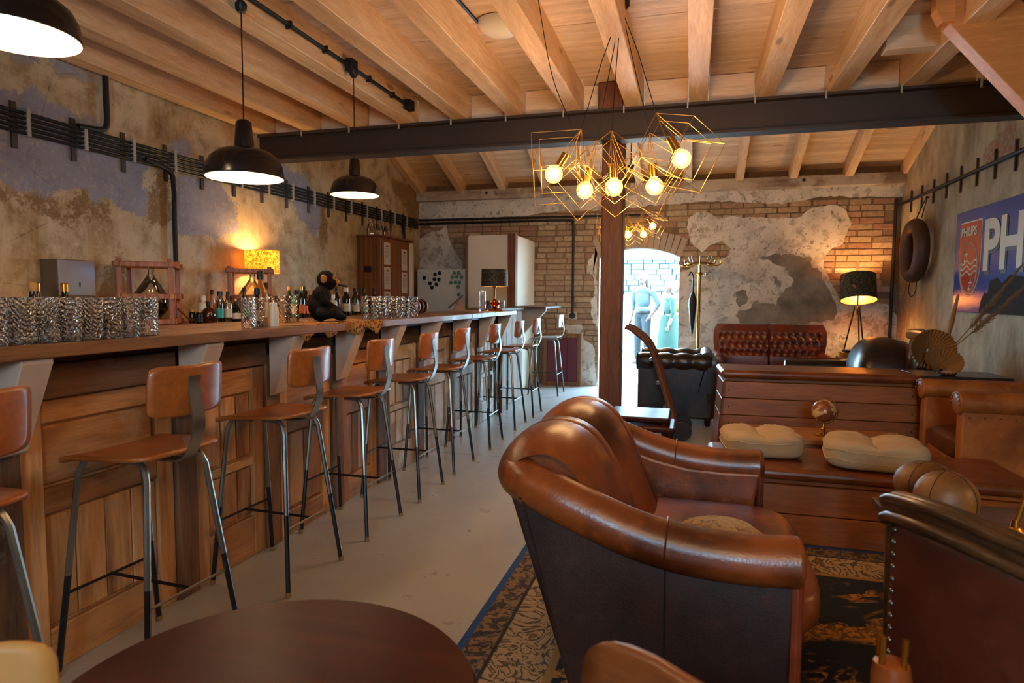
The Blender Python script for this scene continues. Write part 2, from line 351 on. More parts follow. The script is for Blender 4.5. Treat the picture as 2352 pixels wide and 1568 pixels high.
c = t.mix(c, '#4a3b2a', t.ramp(n3, [(.68, 0.0), (.76, .6)]))
MT['wr'] = t.bsdf(c, .85, bump=t.mth('ADD', n2, t.mth('MULTIPLY', n3, .5)), bs=.5, bd=.012)
t = NT('peeling_white_plaster'); v = t.co(rnd=False); n1 = t.noise(v, 1.6, 7, .6); n2 = t.noise(v, 9, 7, .7); n3 = t.noise(v, 38, 4, .6)
c = t.ramp(n1, [(.32, '#b5aaa0'), (.5, '#ddd3c8'), (.68, '#c0b3a4')]); c = t.mix(c, '#8b7c6b', t.mth('MULTIPLY', t.ramp(n2, [(.52, 0.0), (.6, 1.0)]), .6)); c = t.mix(c, '#5d4634', t.ramp(n3, [(.64, 0.0), (.68, .8)])); c = t.mix(c, '#6a5a4c', t.ramp(t.noise(v, 16, 3, .6, .5), [(.63, 0.0), (.66, .7)]))
MT['wb'] = t.bsdf(c, .85, bump=n2, bs=.5, bd=.01)
t = NT('grey_cement'); v = t.co(rnd=False); n1 = t.noise(v, 3, 7, .6); n2 = t.noise(v, 20, 5, .6)
MT['cem'] = t.bsdf(t.mix(t.ramp(n1, [(.36, '#6e655a'), (.62, '#9a8f82')]), '#4a4036', t.ramp(n2, [(.6, 0.0), (.75, .6)])), .9, bump=n2, bs=.5, bd=.008)
t = NT('brick'); v = t.co(); n2 = t.noise(v, 22, 5, .65); r = t.n('ObjectInfo').outputs['Random']
c = t.ramp(r, [(.0, '#9c8066'), (.3, '#b3997a'), (.55, '#a8866a'), (.75, '#9a7360'), (1.0, '#c0a98a')]); c = t.mix(c, '#5c4129', t.mth('MULTIPLY', t.ramp(n2, [(.45, 0.0), (.75, 1.0)]), .6))
MT['brick'] = t.bsdf(c, .9, bump=n2, bs=.6, bd=.006)
MT['brickw'] = plain('whitewashed_brick', '#b09c8c', .85, .0, .25, .6)
MT['mortar'] = plain('mortar', '#836a50', .95, .0, .3, .6)
t = NT('polished_concrete'); v = t.co(rnd=False); n1 = t.noise(v, .7, 7, .6, .3); n2 = t.noise(v, 4, 7, .65); n3 = t.noise(v, 60, 3, .6)
c = t.ramp(n1, [(.3, '#93908c'), (.55, '#a09d99'), (.75, '#979490')]); c = t.mix(c, '#83807c', t.mth('MULTIPLY', t.ramp(n2, [(.4, 0.0), (.8, 1.0)]), .25))
MT['floor'] = t.bsdf(c, t.ramp(n2, [(.3, .26), (.7, .36)]), bump=n2, bs=.02, bd=.01)
MT['dark'] = plain('dark_joint', '#2c251f', .9)
MT['wplate'] = wood('whitewashed_plate', '#b9a897', '#7b6655', 'x', .8, .7, .3, 1.0, wear=('#c3b5a6', .5), tint=0)
# floor
fl = meta(MB().bb(-4.4, 2.8, -3.5, 9.75, -.12, -.03).build('floor', MT['dark']), 'grey polished concrete floor of the bar room', None, kind='structure')
MB().bb(-4.14, 2.54, -3.2, 4.895, -.04, 0).build('slab', MT['floor'], fl)
MB().bb(-4.14, 2.54, 4.903, 9.75, -.04, 0).build('slab', MT['floor'], fl)
# left wall with its paint patches stored as distances
def wall_grid(name, mat, x, y0, y1, z0, z1, step, atts, thick):
    ny = int((y1-y0)/step)+1; nz = int((z1-z0)/step)+1; mb = MB()
    mb.grid(lambda a, b: (x, y0+(y1-y0)*a, z0+(z1-z0)*b), ny, nz)
    me = mb.mesh(name, weld=False)
    for an, polys in atts.items():
        at = me.attributes.new(an, 'FLOAT', 'POINT')
        for i, vv in enumerate(me.vertices):
            q = (vv.co.y, vv.co.z); at.data[i].value = max(max(sd_poly(q, p) for p in polys), -.5)
    me.materials.append(mat); o = bpy.data.objects.new(name, me); COL.objects.link(o)
    s_ = 1 if x > 0 else -1; MB().bb(min(x+s_*.004, x+s_*thick), max(x+s_*.004, x+s_*thick), y0, y1, z0, z1).build('wall_core', mat, o)
    return o
o = wall_grid('wall_left', MT['wl'], -4.14, -3.2, 9.75, -.03, 4.6, .08, {'lav': LAV, 'brn': BRN}, .25)
meta(o, 'left wall of peeling ochre plaster with lavender paint patches', kind='structure')
o = wall_grid('wall_right', MT['wr'], 2.54, -3.2, 9.75, -.03, 4.6, .1, {'red': [[(6.3, 2.55), (6.9, 2.5), (6.95, 2.68), (6.3, 2.8)], [(8.9, 2.3), (9.2, 2.2), (9.2, .2), (8.95, .2)]]}, .25)
meta(o, 'right wall of streaked grey plaster behind the blue sign', kind='structure')
# back wall
DX0, DX1 = -1.33, -.178
archf = lambda n, dz=0: [(DX0+(DX1-DX0)*i/n, 1.865+dz+.135*(1-(2*i/n-1)**2)) for i in range(n+1)]
poly = [(-4.4, -.03), (DX0, -.03)]+archf(14)+[(DX1, -.03), (2.8, -.03), (2.8, 3.2), (-4.4, 3.2)]
wb = meta(MB().prism(poly, 9.31, 9.75, 'y').build('wall_back', MT['mortar']), 'back wall of exposed yellow brick and peeling plaster around the doorway', kind='structure')
P1 = [(-.1, 2.38), (.02, 2.48), (.16, 2.48), (.31, 2.4), (.53, 2.41), (.92, 2.38), (1.33, 2.38), (1.46, 2.48), (1.59, 2.52), (1.77, 2.53), (1.9, 2.44), (1.96, 2.3), (1.91, 2.16), (1.87, 2.02), (1.72, 1.94), (1.65, 1.84), (1.66, 1.68), (1.87, 1.28), (2.23, 1.27), (2.44, 1.23), (2.54, 1.08), (2.54, 0), (-.178, 0), (-.178, 1.66), (-.01, 1.74), (.21, 1.79), (.42, 1.86), (.48, 1.98), (.37, 2.08), (.19, 2.02), (.1, 1.93), (-.03, 2.05), (-.08, 2.2)]
P3 = [(-3.99, 2.28), (-3.81, 2.31), (-3.7, 2.39), (-3.66, 2.21), (-3.55, 1.98), (-3.43, 1.81), (-3.45, 1.5), (-4.14, 1.5), (-4.14, 2.19)]
P4 = [(-1.37, 2.17), (-1.335, 2.01), (-1.49, 1.82), (-1.5, 1.68), (-1.39, 1.57), (-1.39, 1.32), (-1.44, 1.25), (-1.41, .94), (-1.335, .87)]
P5 = [(-1.8, .9), (-1.57, .9), (-1.53, .68), (-1.38, .58), (-1.335, 0), (-1.59, 0), (-1.6, .74), (-1.8, .77)]
PB = [(-4.14, 2.76), (2.54, 2.76), (2.54, 2.6), (2.1, 2.62), (1.6, 2.64), (1.1, 2.56), (.6, 2.6), (.1, 2.63), (-.5, 2.6), (-1.2, 2.55), (-1.9, 2.56), (-2.6, 2.5), (-3.3, 2.46), (-4.14, 2.5)]
GREY = [[(.83, 1.85), (1.16, 1.9), (1.48, 1.86), (1.5, 1.75), (1.6, 1.66), (1.7, 1.45), (1.82, 1.22), (1.8, 1.02), (1.4, .95), (.63, .94), (.56, 1.06), (.85, 1.27), (1.08, 1.21), (1.17, 1.39), (1.29, 1.54), (1.19, 1.71)], [(.56, 1.39), (.7, 1.4), (.72, 1.27), (.62, 1.18), (.57, 1.24)], [(1.03, 1.61), (1.08, 1.59), (1.12, 1.45), (1.05, 1.5)]]
def patch(name, poly, mat, y0, y1, amp=.02, keep=lambda p: False):
    out = []; n = len(poly)
    for i in range(n):
        a, b = Vector(poly[i]), Vector(poly[(i+1) % n]); k = max(1, int((b-a).length/.035))
        for j in range(k):
            p = a+(b-a)*j/k; q = Vector((p.x, p.y))
            if not keep(p) and j: q += Vector((noise.noise((p.x*9, p.y*9, 1)), noise.noise((p.x*9, p.y*9, 7))))*amp+Vector((noise.noise((p.x*31, p.y*31, 3)), noise.noise((p.x*31, p.y*31, 5))))*amp*.5
            out.append((q.x, q.y))
    o = MB().prism(out, y0, y1, 'y').build(name, mat, wb); return o
kp = lambda p: p.x < -4.1 or p.x > 2.5 or p.y < .02 or p.y > 2.74 or abs(p.x-DX1) < .01
for p in (P1, P3, P4, P5, PB): patch('plaster_patch', p, MT['wb'], 9.285, 9.312, .022, kp)
for p in GREY: patch('cement_patch', p, MT['cem'], 9.282, 9.29, .045)
bm_ = [MB().bb(-.14, .14, 0, .03, -.036, .036), MB().bb(-.065, .065, 0, .03, -.036, .036), MB().bb(-.135, .12, 0, .033, -.034, .037)]
BR = []
for m in bm_:
    o = m.build('brick_form', MT['brick'], bevel=.006, seg=1); dg = bpy.context.evaluated_depsgraph_get(); me = bpy.data.meshes.new_from_object(o.evaluated_get(dg)); bpy.data.objects.remove(o); BR.append(me)
BL = []; row = 0; z = .05
HID = lambda x, z: (x < -3.35 and z < 1.65) or (-3.1 < x < -2.3 and z < 2.02) or (x < -2.1 and z < .75) or (-2.1 < x < -1.6 and z < .74)
while z < 2.62:
    x = -4.1+(.15 if row % 2 else 0)-R.random()*.04
    while x < 2.5:
        hd = R.random() < .22; Lb = .13 if hd else .28; a, b = x, x+Lb; x += Lb+.009
        if z < 1.9 or (z < 2.27 and DX0 < (a+b)/2 < DX1):
            if a < DX0 < b: b = DX0-.002
            if a < DX1 < b: a = DX1+.002
        cx = (a+b)/2
        if b-a < .03 or b > 2.54 or (DX0 < cx < DX1 and z < 2.27) or HID(cx, z): continue
        if all(any(sd_poly((q, z), p) > .03 for p in (P1, P3, P4, P5, PB)) for q in (a+.01, cx, b-.01)): continue
        BL.append((cx, z, b-a, hd))
    z += .081; row += 1
R.shuffle(BL); BL.sort(key=lambda q: q[1] < .7)
for cx, z, wd, hd in BL[:300]: inst(BR[1] if hd else R.choice((BR[0], BR[2])), 'brick', wb, (cx, 9.289+R.random()*.008, z), (0, R.uniform(-.01, .01), 0), (wd/(.13 if hd else .28), 1, 1))
if BL[300:]:
    mb = MB()
    for cx, z, wd, hd in BL[300:]: mb.bb(cx-wd/2, cx+wd/2, 9.292, 9.312, z-.036, z+.036)
    meta(mb.build('brick_courses', MT['brick'], wb), kind='stuff')
print('bricks', len(BL))
vm = MB().bb(-.04, .04, 0, .03, 0, .25).mesh('brick'); vm.materials.append(MT['brickw'])
for i in range(15):
    u = (i+.5)/15; a = (u-.5)*.75; xx = DX0+(DX1-DX0)*u; zz = 1.87+.135*(1-(2*u-1)**2)
    inst(vm, 'brick', wb, (xx, 9.283, zz), (0, a, 0), (.94, 1, 1+.08*R.random()))
rv = MB()
for sx in (DX0, DX1): rv.bb(min(sx, sx+(.012 if sx == DX0 else -.012)), max(sx, sx+(.012 if sx == DX0 else -.012)), 9.3, 9.76, 0, 1.87)
meta(rv.build('trim_1', MT['brickw']), 'whitewashed sides of the doorway opening', kind='structure')
# front wall behind the camera, with an unseen window added for daylight
wf = MB(); wf.bb(-4.4, -.05, -3.45, -3.2, 0, 3.2); wf.bb(.85, 2.8, -3.45, -3.2, 0, 3.2); wf.bb(-.05, .85, -3.45, -3.2, 0, 1.5); wf.bb(-.05, .85, -3.45, -3.2, 2.5, 3.2)
meta(wf.build('wall_front', MT['wb']), 'plastered wall with an added window behind the viewer', kind='structure')
wi = MB()
for x in (-.03, .4, .83): wi.bb(x-.02, x+.02, -3.36, -3.30, 1.5, 2.5)
for z_ in (1.52, 2.0, 2.48): wi.bb(-.05, .85, -3.355, -3.305, z_-.02, z_+.02)
meta(wi.build('added_window_1', MT['steel']), 'unseen dark steel framed window added behind the viewer for daylight', kind='structure')
# flat ceiling of boards on joists in front of the steel beam
ce = meta(MB().bb(-4.4, 2.8, -3.45, 5.62, 3.105, 3.16).build('ceiling', MT['dark']), 'flat pine board ceiling on exposed joists over the bar', kind='structure')
bd = MB().bb(-3.35, 3.35, -.094, .094, -.011, .011).mesh('board'); bd.materials.append(MT['board'])
for i in range(46): inst(bd, 'board', ce, (-.8, 5.50-i*.191, 3.092+R.uniform(-.002, .002)), (0, 0, 0))
jm = MB().bb(-.07, .07, -4.36, 4.36, 0, .222).build('joist', MT['pine'], bevel=.004, seg=1); dg = bpy.context.evaluated_depsgraph_get(); jme = bpy.data.meshes.new_from_object(jm.evaluated_get(dg)); bpy.data.objects.remove(jm)
JX = [-4.06+.505*i for i in range(13)]
for x in JX: inst(jme, 'joist', ce, (x+.02, 1.16, 2.86), (0, 0, R.uniform(-.001, .001)))
MB().bb(1.14, 1.95, 4.66, 4.78, 2.88, 3.08).build('trimmer', MT['board'], ce, bevel=.004, seg=1)
bl = MB().bb(-.17, .17, -.02, .02, 0, .2).mesh('blocking'); bl.materials.append(MT['board'])
for a, b in zip(JX, JX[1:]): inst(bl, 'blocking', ce, ((a+b)/2+.02, 5.5, 2.875))
# sloping roof behind the beam
th = math.atan(.372); L_ = 4.25
rb = MB().bb(-3.4, 3.4, -.104, .104, -.01, .01).mesh('board'); rb.materials.append(MT['board'])
rm = MB().bb(-.05, .05, 0, L_, 0, .17).build('rafter', MT['pine'], bevel=.004, seg=1); dg = bpy.context.evaluated_depsgraph_get(); rme = bpy.data.meshes.new_from_object(rm.evaluated_get(dg)); bpy.data.objects.remove(rm)
rr = thing('ceiling_rear', 'sloping pine rafters and boards above the back wall', None, kind='structure')
def rp(d, h): return (9.35-d*cos(th)+h*sin(th), 2.80+d*sin(th)+h*cos(th))
for i in range(11):
    y_, z_ = rp(0, 0)
    o = inst(rme, 'rafter', rr, (-4.08+.663*i, y_, z_), (0, 0, 0)); o.rotation_euler = (-th, 0, 0); o.scale = (1, -1, 1)
for i in range(21):
    y_, z_ = rp(.02+i*.212, .185); inst(rb, 'board', rr, (-.8, y_, z_), (-th, 0, 0))
y_, z_ = rp(2.1, .22); MB().bb(-3.6, 3.6, -2.4, 2.4, -.02, .02).build('roof_deck', MT['dark'], rr, loc=(-.8, y_, z_), rot=(-th, 0, 0))
meta(MB().bb(-4.4, 2.8, 5.62, 5.7, 3.12, 4.7).build('wall_loft', MT['board']), 'board wall of the loft edge above the steel beam', kind='structure')
wp = MB().bb(-4.14, 2.54, 9.16, 9.32, 2.755, 2.9)
wp = meta(wp.build('trim_2', MT['wplate'], bevel=.008), 'whitewashed timber wall plate under the rafters on the back wall', kind='structure')
for x in (-3.0, -.35, 1.35): MB().lathe([(.02, 0), (.02, .02), (.008, .025)], 8).build('bolt', MT['iron'], wp, True, loc=(x, 9.16, 2.84), rot=(rad(90), 0, 0))
# steel beam and oak post
sb = thing('steel_beam', 'dark painted steel beam spanning the room under the joists', None, kind='structure')
MB().bb(-4.14, 2.54, 5.40, 5.56, 2.838, 2.858).build('top_flange', MT['steel'], sb)
MB().bb(-4.14, 2.54, 5.40, 5.56, 2.602, 2.622).build('bottom_flange', MT['steel'], sb)
MB().bb(-4.14, 2.54, 5.472, 5.488, 2.62, 2.84).build('web', MT['steel'], sb)
cl = MB().bb(-.006, .006, -.006, .006, -.04, .02).mesh('beam_clip'); cl.materials.append(MT['clip'])
for x in JX: inst(cl, 'beam_clip', sb, (x-.06, 5.395, 2.85))
pp = thing('oak_post', 'square dark oak post standing behind the gold wire chandelier', None, kind='structure')
MB().bb(-.795, -.605, 5.66, 5.85, 0, 3.08).build('post_shaft', MT['post'], pp, bevel=.012)
MB().bb(-.80, -.60, 5.41, 5.47, 2.86, 3.075).build('post_head', MT['post'], pp, bevel=.006)
# diagonal brace at upper right
br = thing('diagonal_brace', 'thick diagonal pine brace under the ceiling at upper right', None, kind='structure')
MB().prism([(1.30, 3.08), (1.372, 2.87), (2.54, 1.47), (2.54, 1.96), (1.62, 3.08)], 4.30, 4.42, 'y').build('brace_timber', MT['pinez'], br, bevel=.004)
MB().prism([(1.29, 3.08), (1.29, 2.95), (1.325, 2.875), (1.39, 2.875), (1.39, 3.08)], 4.27, 4.36, 'y').build('brace_block', MT['pinez'], br, bevel=.004)
MB().beam((1.60, 4.36, 3.13), (2.54, 4.36, 1.99), .12, .04, (0, 1, 0)).build('brace_strap', MT['steel'], br)
# ------------------------------------------------------------------ the bar
def disk(fx, n=28, m=7, e=.55):
    # rounded plate: maps the unit disc (squared off) through fx(u, v)
    sg = lambda x, p: math.copysign(abs(x)**p, x); mb = MB(); vs = [fx(0, 0)]; fs = []
    for j in range(1, m+1):
        for i in range(n):
            a = 2*pi*i/n; vs.append(fx(sg(cos(a), e)*j/m, sg(sin(a), e)*j/m))
    for i in range(n): fs.append((0, 1+i, 1+(i+1) % n))
    for j in range(m-1):
        for i in range(n): fs.append((1+j*n+i, 1+(j+1)*n+i, 1+(j+1)*n+(i+1) % n, 1+j*n+(i+1) % n))
    return mb.add(vs, fs)
def make_stool(name, seatmat):
    t = thing(name, '', 'bar stool')
    disk(lambda u, v: (.195*u-.005, .185*v*(1-.06*u), .757-.03*max(0, -u-.55)**1.4*3+.012*(u*u)*(u > 0)+.006*v*v), e=.3).build('seat', seatmat, t, True, solid=.013)
    disk(lambda u, v: (.222-.030*u*u+.006*v, .155*u, .98+.085*v+.006*u*u), e=.27).build('backrest', seatmat, t, True, solid=.012)
    b = MB(); pts = bez([(.02, 0, .735), (.12, 0, .733), (.185, 0, .742), (.222, 0, .79), (.245, 0, .86), (.237, 0, .93), (.228, 0, 1.0), (.232, 0, 1.03)], 5)
    prev = None; vs = []
    for i, p in enumerate(pts):
        a = pts[max(i-1, 0)]; c = pts[min(i+1, len(pts)-1)]; tg = (c-a).normalized(); nn = Vector((-tg.z, 0, tg.x))
        vs += [p+Vector((0, -.025, 0))+nn*.003, p+Vector((0, .025, 0))+nn*.003, p+Vector((0, .025, 0))-nn*.003, p+Vector((0, -.025, 0))-nn*.003]
    fs = [(4*i+k, 4*i+(k+1) % 4, 4*i+4+(k+1) % 4, 4*i+4+k) for i in range(len(pts)-1) for k in range(4)]+[(3, 2, 1, 0), tuple(4*(len(pts)-1)+k for k in range(4))]
    b.add(vs, fs).build('back_support', MT['tube'], t, True)
    for sx in (-1, 1):
        for sy in (-1, 1):
            top = .135 if sx < 0 else .12
            bx = .19 if sx < 0 else .212
            P = [(sx*bx, sy*.205, 0.0), (sx*(top+.025), sy*.125, .69), (sx*(top+.008), sy*.118, .725), (sx*(top-.02), sy*.112, .742), (sx*.03, sy*.11, .744)]
            lg = MB().tube([P[0], (sx*(bx+(top+.025-bx)*.5), sy*.165, .345)], .0105, 8).build('leg', MT['tubed'], t, True)
            MB().tube([Vector((sx*(bx+(top+.025-bx)*.5), sy*.165, .345))]+bez(P[1:], 4), .0108, 8).build('upper_tube', MT['tube'], lg, True)
            MB().tube([(sx*(bx+.0005), sy*.2055, .0), (sx*(bx-.0002), sy*.2045, .022)], .0128, 8).build('foot', MT['rub'], lg, True)
    for sx in (-1, 1):
        MB().tube([(sx*.182, -.172, .28), (sx*.182, .172, .28)], .006, 6).build('stretcher', MT['tube'] if sx > 0 else MT['tubed'], t, True)
    MB().tube([(-.182, 0, .282), (.182, 0, .282)], .0065, 6).build('stretcher', MT['tubed'], t, True)
    return t
MT['plyp'] = wood('grey_plywood', '#b9b3a6', '#8d877c', 'x', .8, .4, 0, 1.4, tint=.1, coat=.2)
st0 = make_stool('bar_stool', MT['ply'])
SY = [1.09, 1.78, 2.52, 3.18, 3.84, 4.50, 5.30, 6.14, 6.81]
ordw = ['nearest the viewer at the left edge, cut by the frame', 'second from the viewer, above the round table', 'third from the viewer', 'fourth from the viewer', 'fifth from the viewer', 'sixth from the viewer', 'seventh from the viewer', 'eighth from the viewer, before the table lamp', 'ninth, farthest of the row at the bar']
for i, y in enumerate(SY):
    o = st0 if i == 0 else copy_tree(st0)
    o.location = (-1.855+[0, .01, 0, .008, .01, 0, .006, 0, .012][i], y, 0); o.rotation_euler = (0, 0, [0, -.05, -.03, .0, .02, -.02, .03, 0, .02][i])
    meta(o, 'steel legged plywood bar stool, '+ordw[i], 'bar stool', 'plywood stools along the bar')
o = make_stool('bar_stool', MT['plyp']); o.location = (-1.89, 8.36, 0); meta(o, 'pale grey bar stool alone beyond the bar by the red door panel', 'bar stool')
BX = -2.09
BYS = [.72, 1.46, 2.21, 2.80, 3.42, 4.0, 4.66, 5.36, 6.08, 6.72]
bar = thing('bar_counter', 'long bar front made of reclaimed door panels and rough posts', 'bar counter', (BX, 3.2, 0))
def L(x, y): return (x-BX, y-3.2)
def bpart(name, mat, x0, x1, y0, y1, z0, z1, par=bar, bev=.004): return MB().bb(x0-BX, x1-BX, y0-3.2, y1-3.2, z0, z1).build(name, mat, par, bevel=bev, seg=1)
bpart('carcass', MT['cab'], -2.5, -2.125, -.6, 6.80, .0, 1.10)  # unseen solid box put behind the panels to block light
for i, y in enumerate(BYS):
    bpart('post', MT['rough'], -2.13, -2.066+R.uniform(-.004, .002), y-.055+R.uniform(-.01, .01), y+.055, 0, 1.0)
    MB().prism([(-2.052-BX, 1.104), (-1.905-BX, 1.104), (-1.905-BX, 1.088), (-2.028-BX, .80), (-2.052-BX, .79)], y-.05-3.2, y+.05-3.2, 'y').build('bracket', MT['brackw'], bar, bevel=.003, seg=1)
EN = [-.05]+BYS
for i in range(len(EN)-1):
    a, b = EN[i]+.055, EN[i+1]-.055; pale = i >= 6
    mz, my = (MT['palewood'], MT['palewood']) if pale else (MT['door'], MT['doory'])
    bpart('rail_plank', MT['roughy'], -2.12, -2.062, EN[i]+.05, EN[i+1]-.05, .955+R.uniform(-.015, .01), 1.065)
    lf = bpart('door_leaf', mz, -2.125, -2.112, a, b, .0, .95)
    sw = .085; k = [0, 1, 0, 2, 1, 0, 2, 1, 0, 2][i]
    for y0, y1 in ((a+.002, a+sw), (b-sw, b-.002)): bpart('stile', mz, -2.125, -2.085, y0, y1, .0, .945, lf)
    if k == 1:
        hs = [(.0, .13), (.56, .66), (.84, .945)]
    elif k == 0:
        hs = [(.0, .15), (.555, .64), (.865, .945)]
    else:
        hs = [(.0, .2), (.46, .50), (.83, .945)]
    for z0, z1 in hs: bpart('rail', my, -2.125, -2.087, a+sw, b-sw, z0, z1, lf)
    for (q0, z0), (z1, q1) in zip(hs, hs[1:]):
        horiz = (z1-z0) < .25
        if horiz: bpart('inset_panel', my, -2.12, -2.098, a+sw+.012, b-sw-.012, z0+.012, z1-.012, lf, .006)
        else:
            nn = 4 if k == 0 else 3 if k == 2 else 2; gp = .0015 if k == 0 else .008
            ww = (b-a-2*sw)/nn
            for q in range(nn):
                bpart('inset_panel', mz, -2.12, -2.10+.003*(q % 2), a+sw+q*ww+gp, a+sw+(q+1)*ww-gp, z0+.012, z1-.012, lf, .004)
bpart('end_panel', MT['rough'], -2.13, -2.03, 6.78, 6.86, 0, 1.10)
bt = thing('bar_worktop', 'worn dark plank bar top with a rough front edge', 'bar top', (-2.2, 3.2, 1.105))
def edge(x, y0, y1, sgn=1): return [(x+sgn*.006*noise.noise((y*3.1, 0, 0))+sgn*.003*noise.noise((y*14, 4, 0)), y) for y in [y0+(y1-y0)*i/60 for i in range(61)]]
for y0, y1 in ((-.6, 5.36), (5.366, 6.83)):
    for xa, xb in ((-2.195, -1.885), (-2.52, -2.199)):
        front = edge(xb, y0, y1) if xb > -2 else [(xb, y0), (xb, y1)]
        pl = [(xa, y0)]+front+[(xa, y1)]
        MB().prism([(p[0]+2.2, p[1]-3.2) for p in pl], 0, .043, 'z').build('plank', MT['bartop'], bt, bevel=.003, seg=1)
# narrower wooden cupboard closing the bar and the high shelf beyond it
ec = thing('end_cupboard', 'dark rough wood cupboard closing off the far end of the bar', 'cupboard', (-2.33, 7.40, 0))
MB().bb(-.25, .22, -.47, .5, 0, 1.14).build('body', MT['rough'], ec, bevel=.006)
MB().bb(-.27, .25, -.47, .53, 1.14, 1.165).build('top_board', MT['roughy'], ec, bevel=.004)
for k in range(4): MB().bb(.22, .232, -.46+.24*k, -.23+.24*k, .02, 1.12).build('plank', MT['rough'], ec, bevel=.004, seg=1)
hs_ = thing('high_shelf', 'narrow high shelf on a pale bracket above the lone stool', 'shelf', (-2.08, 8.48, 1.15))
MB().bb(-.18, .28, -.55, .45, 0, .03).build('board', MT['roughy'], hs_, bevel=.004)
MB().prism([(-.15, 0), (.22, 0), (.22, -.03), (-.1, -.36), (-.15, -.36)], -.28, -.2, 'y').build('bracket', MT['brackw'], hs_, bevel=.003)
MB().bb(-.18, -.15, -.5, .4, -.45, 0).build('back_board', MT['brackw'], hs_)
# ------------------------------------------------------------------ things along the left wall behind the bar
bc = thing('back_counter', 'back counter with dark teal doors below the bottles', 'counter', (-3.87, 5.4, 0))
MB().bb(-.25, .25, -1.8, 1.8, 0, 1.05).build('carcass', MT['teal'], bc)
MB().bb(-.26, .29, -1.82, 1.82, 1.05, 1.08).build('top_board', MT['honey'], bc, bevel=.004)
for k in range(5): d = MB().bb(.25, .268, -1.78+.72*k, -1.1+.72*k, .1, 1.03).build('door', MT['teal'], bc, bevel=.004); MB().bb(.268, .285, -1.16+.72*k, -1.14+.72*k, .86, .98).build('handle', MT['tubed'], d)
sk = thing('sink_cabinet', 'pale low cabinet with two dark knobs beside the teal counter', 'cabinet', (-3.87, 2.75, 0))
MB().bb(-.25, .25, -1.0, .83, 0, .98).build('body', MT['paper'], sk, bevel=.005)
for y in (.45, .6): MB().ball((.265, y, .90), .022, 10, 6).build('knob', MT['cab'], sk, True)
pd = thing('paper_towel_dispenser', 'brushed steel paper towel dispenser on the plaster wall', 'dispenser', (-4.14, 3.36, 1.25))
MB().bb(0.002, .15, -.15, .12, .02, .28).build('housing', plain('dispenser_side', '#6e5f4c', .5, .2), pd, bevel=.008)
MB().bb(.15, .158, -.148, .118, .04, .275).build('front_plate', plain('blue_sheen_steel', '#9aa0b8', .3, .3, .05), pd, bevel=.01)  # bluish daylight reflection put into the plate colour
MB().prism([(.02, .02), (.14, .02), (.17, -.012), (.12, -.022), (.02, -.01)], -.13, .13, 'y').build('tray', MT['white'], pd, bevel=.004)
MB().bb(.158, .161, -.004, .004, .10, .13).build('lock', MT['black'], pd)
def cradle(loc, rz, label, liquid):
    t = thing('flask_cradle', label, 'flask cradle', loc, rz); S = .16
    for sx in (-1, 1):
        for sy in (-1, 1): MB().box((sx*S, sy*S, .235), (.034, .034, .47)).build('post', MT['cradle'], t, bevel=.005)
    for z in (.03, .21, .435):
        for sx in (-1, 1):
            MB().box((sx*(S+.006), 0, z), (.03, 2*S+.07, .04)).build('rail', MT['cradle'], t, bevel=.004)
            MB().box((0, sx*(S+.006), z-.002), (2*S+.07, .03, .036)).build('rail', MT['cradle'], t, bevel=.004)
    ft = thing('glass_flask', 'round glass flask resting inside the '+('near' if loc[1] < 4.5 else 'far')+' wooden cradle', 'flask', (loc[0], loc[1], loc[2]+.17))
    fl = MB().lathe([(.002, -.12), (.07, -.115), (.115, -.06), (.12, 0), (.105, .06), (.05, .15), (.022, .20), (.02, .25), (.024, .26)], 20).build('flask_body', MT['clear'], ft, True, rot=(.15, .2, 0))
    MB().ball((0, 0, -.045), (.105, .105, .065), 16, 8).build('liquor', liquid, fl, True)
    MB().tube([(.16, .1, .12), (.22, .13, .05), (.25, .16, .015)], .008, 8).build('tap', MT['brass'], t, True)
    return t
cradle((-3.80, 3.76, 1.08), .62, 'wooden cradle holding a tilted glass flask near the towel dispenser', plain('dark_liquor', '#1a0806', .15))
cradle((-3.80, 4.86, 1.08), .62, 'wooden flask cradle in front of the glowing patterned lamp', plain('pale_liquor', '#b8862f', .15))
t = NT('patterned_lit_shade'); v = t.co(rnd=False); n = t.noise(v, 30, 3, .6, 2.0)
c = t.mix('#f7d48a', '#a4742c', t.ramp(n, [(.47, 0.0), (.56, 1.0)]))
d_ = t.n('BsdfDiffuse', {0: c}); tr = t.n('BsdfTranslucent', {0: c}); mx = t.n('MixShader', {0: .6, 1: d_.outputs[0], 2: tr.outputs[0]}); t.t.links.new(mx.outputs[0], t.out.inputs[0]); MT['shadelit'] = t.m
t = NT('dark_foliage_shade'); v = t.co(rnd=False); wv = t.noise(v, 16, 4, .6, 3.0); o_ = t.noise(v, 5, 2, .5, .5)
c = t.ramp(wv, [(.38, '#14160f'), (.5, '#1d1f14'), (.55, '#6b5a34'), (.60, '#23261a'), (.7, '#343a2a')]); c = t.mix(c, '#c0661c', t.ramp(o_, [(.66, 0.0), (.69, .9)]))
MT['shadedark'] = t.bsdf(c, .7)
MT['shadegold'] = plain('gold_shade_lining', '#e0a648', .45, .3)
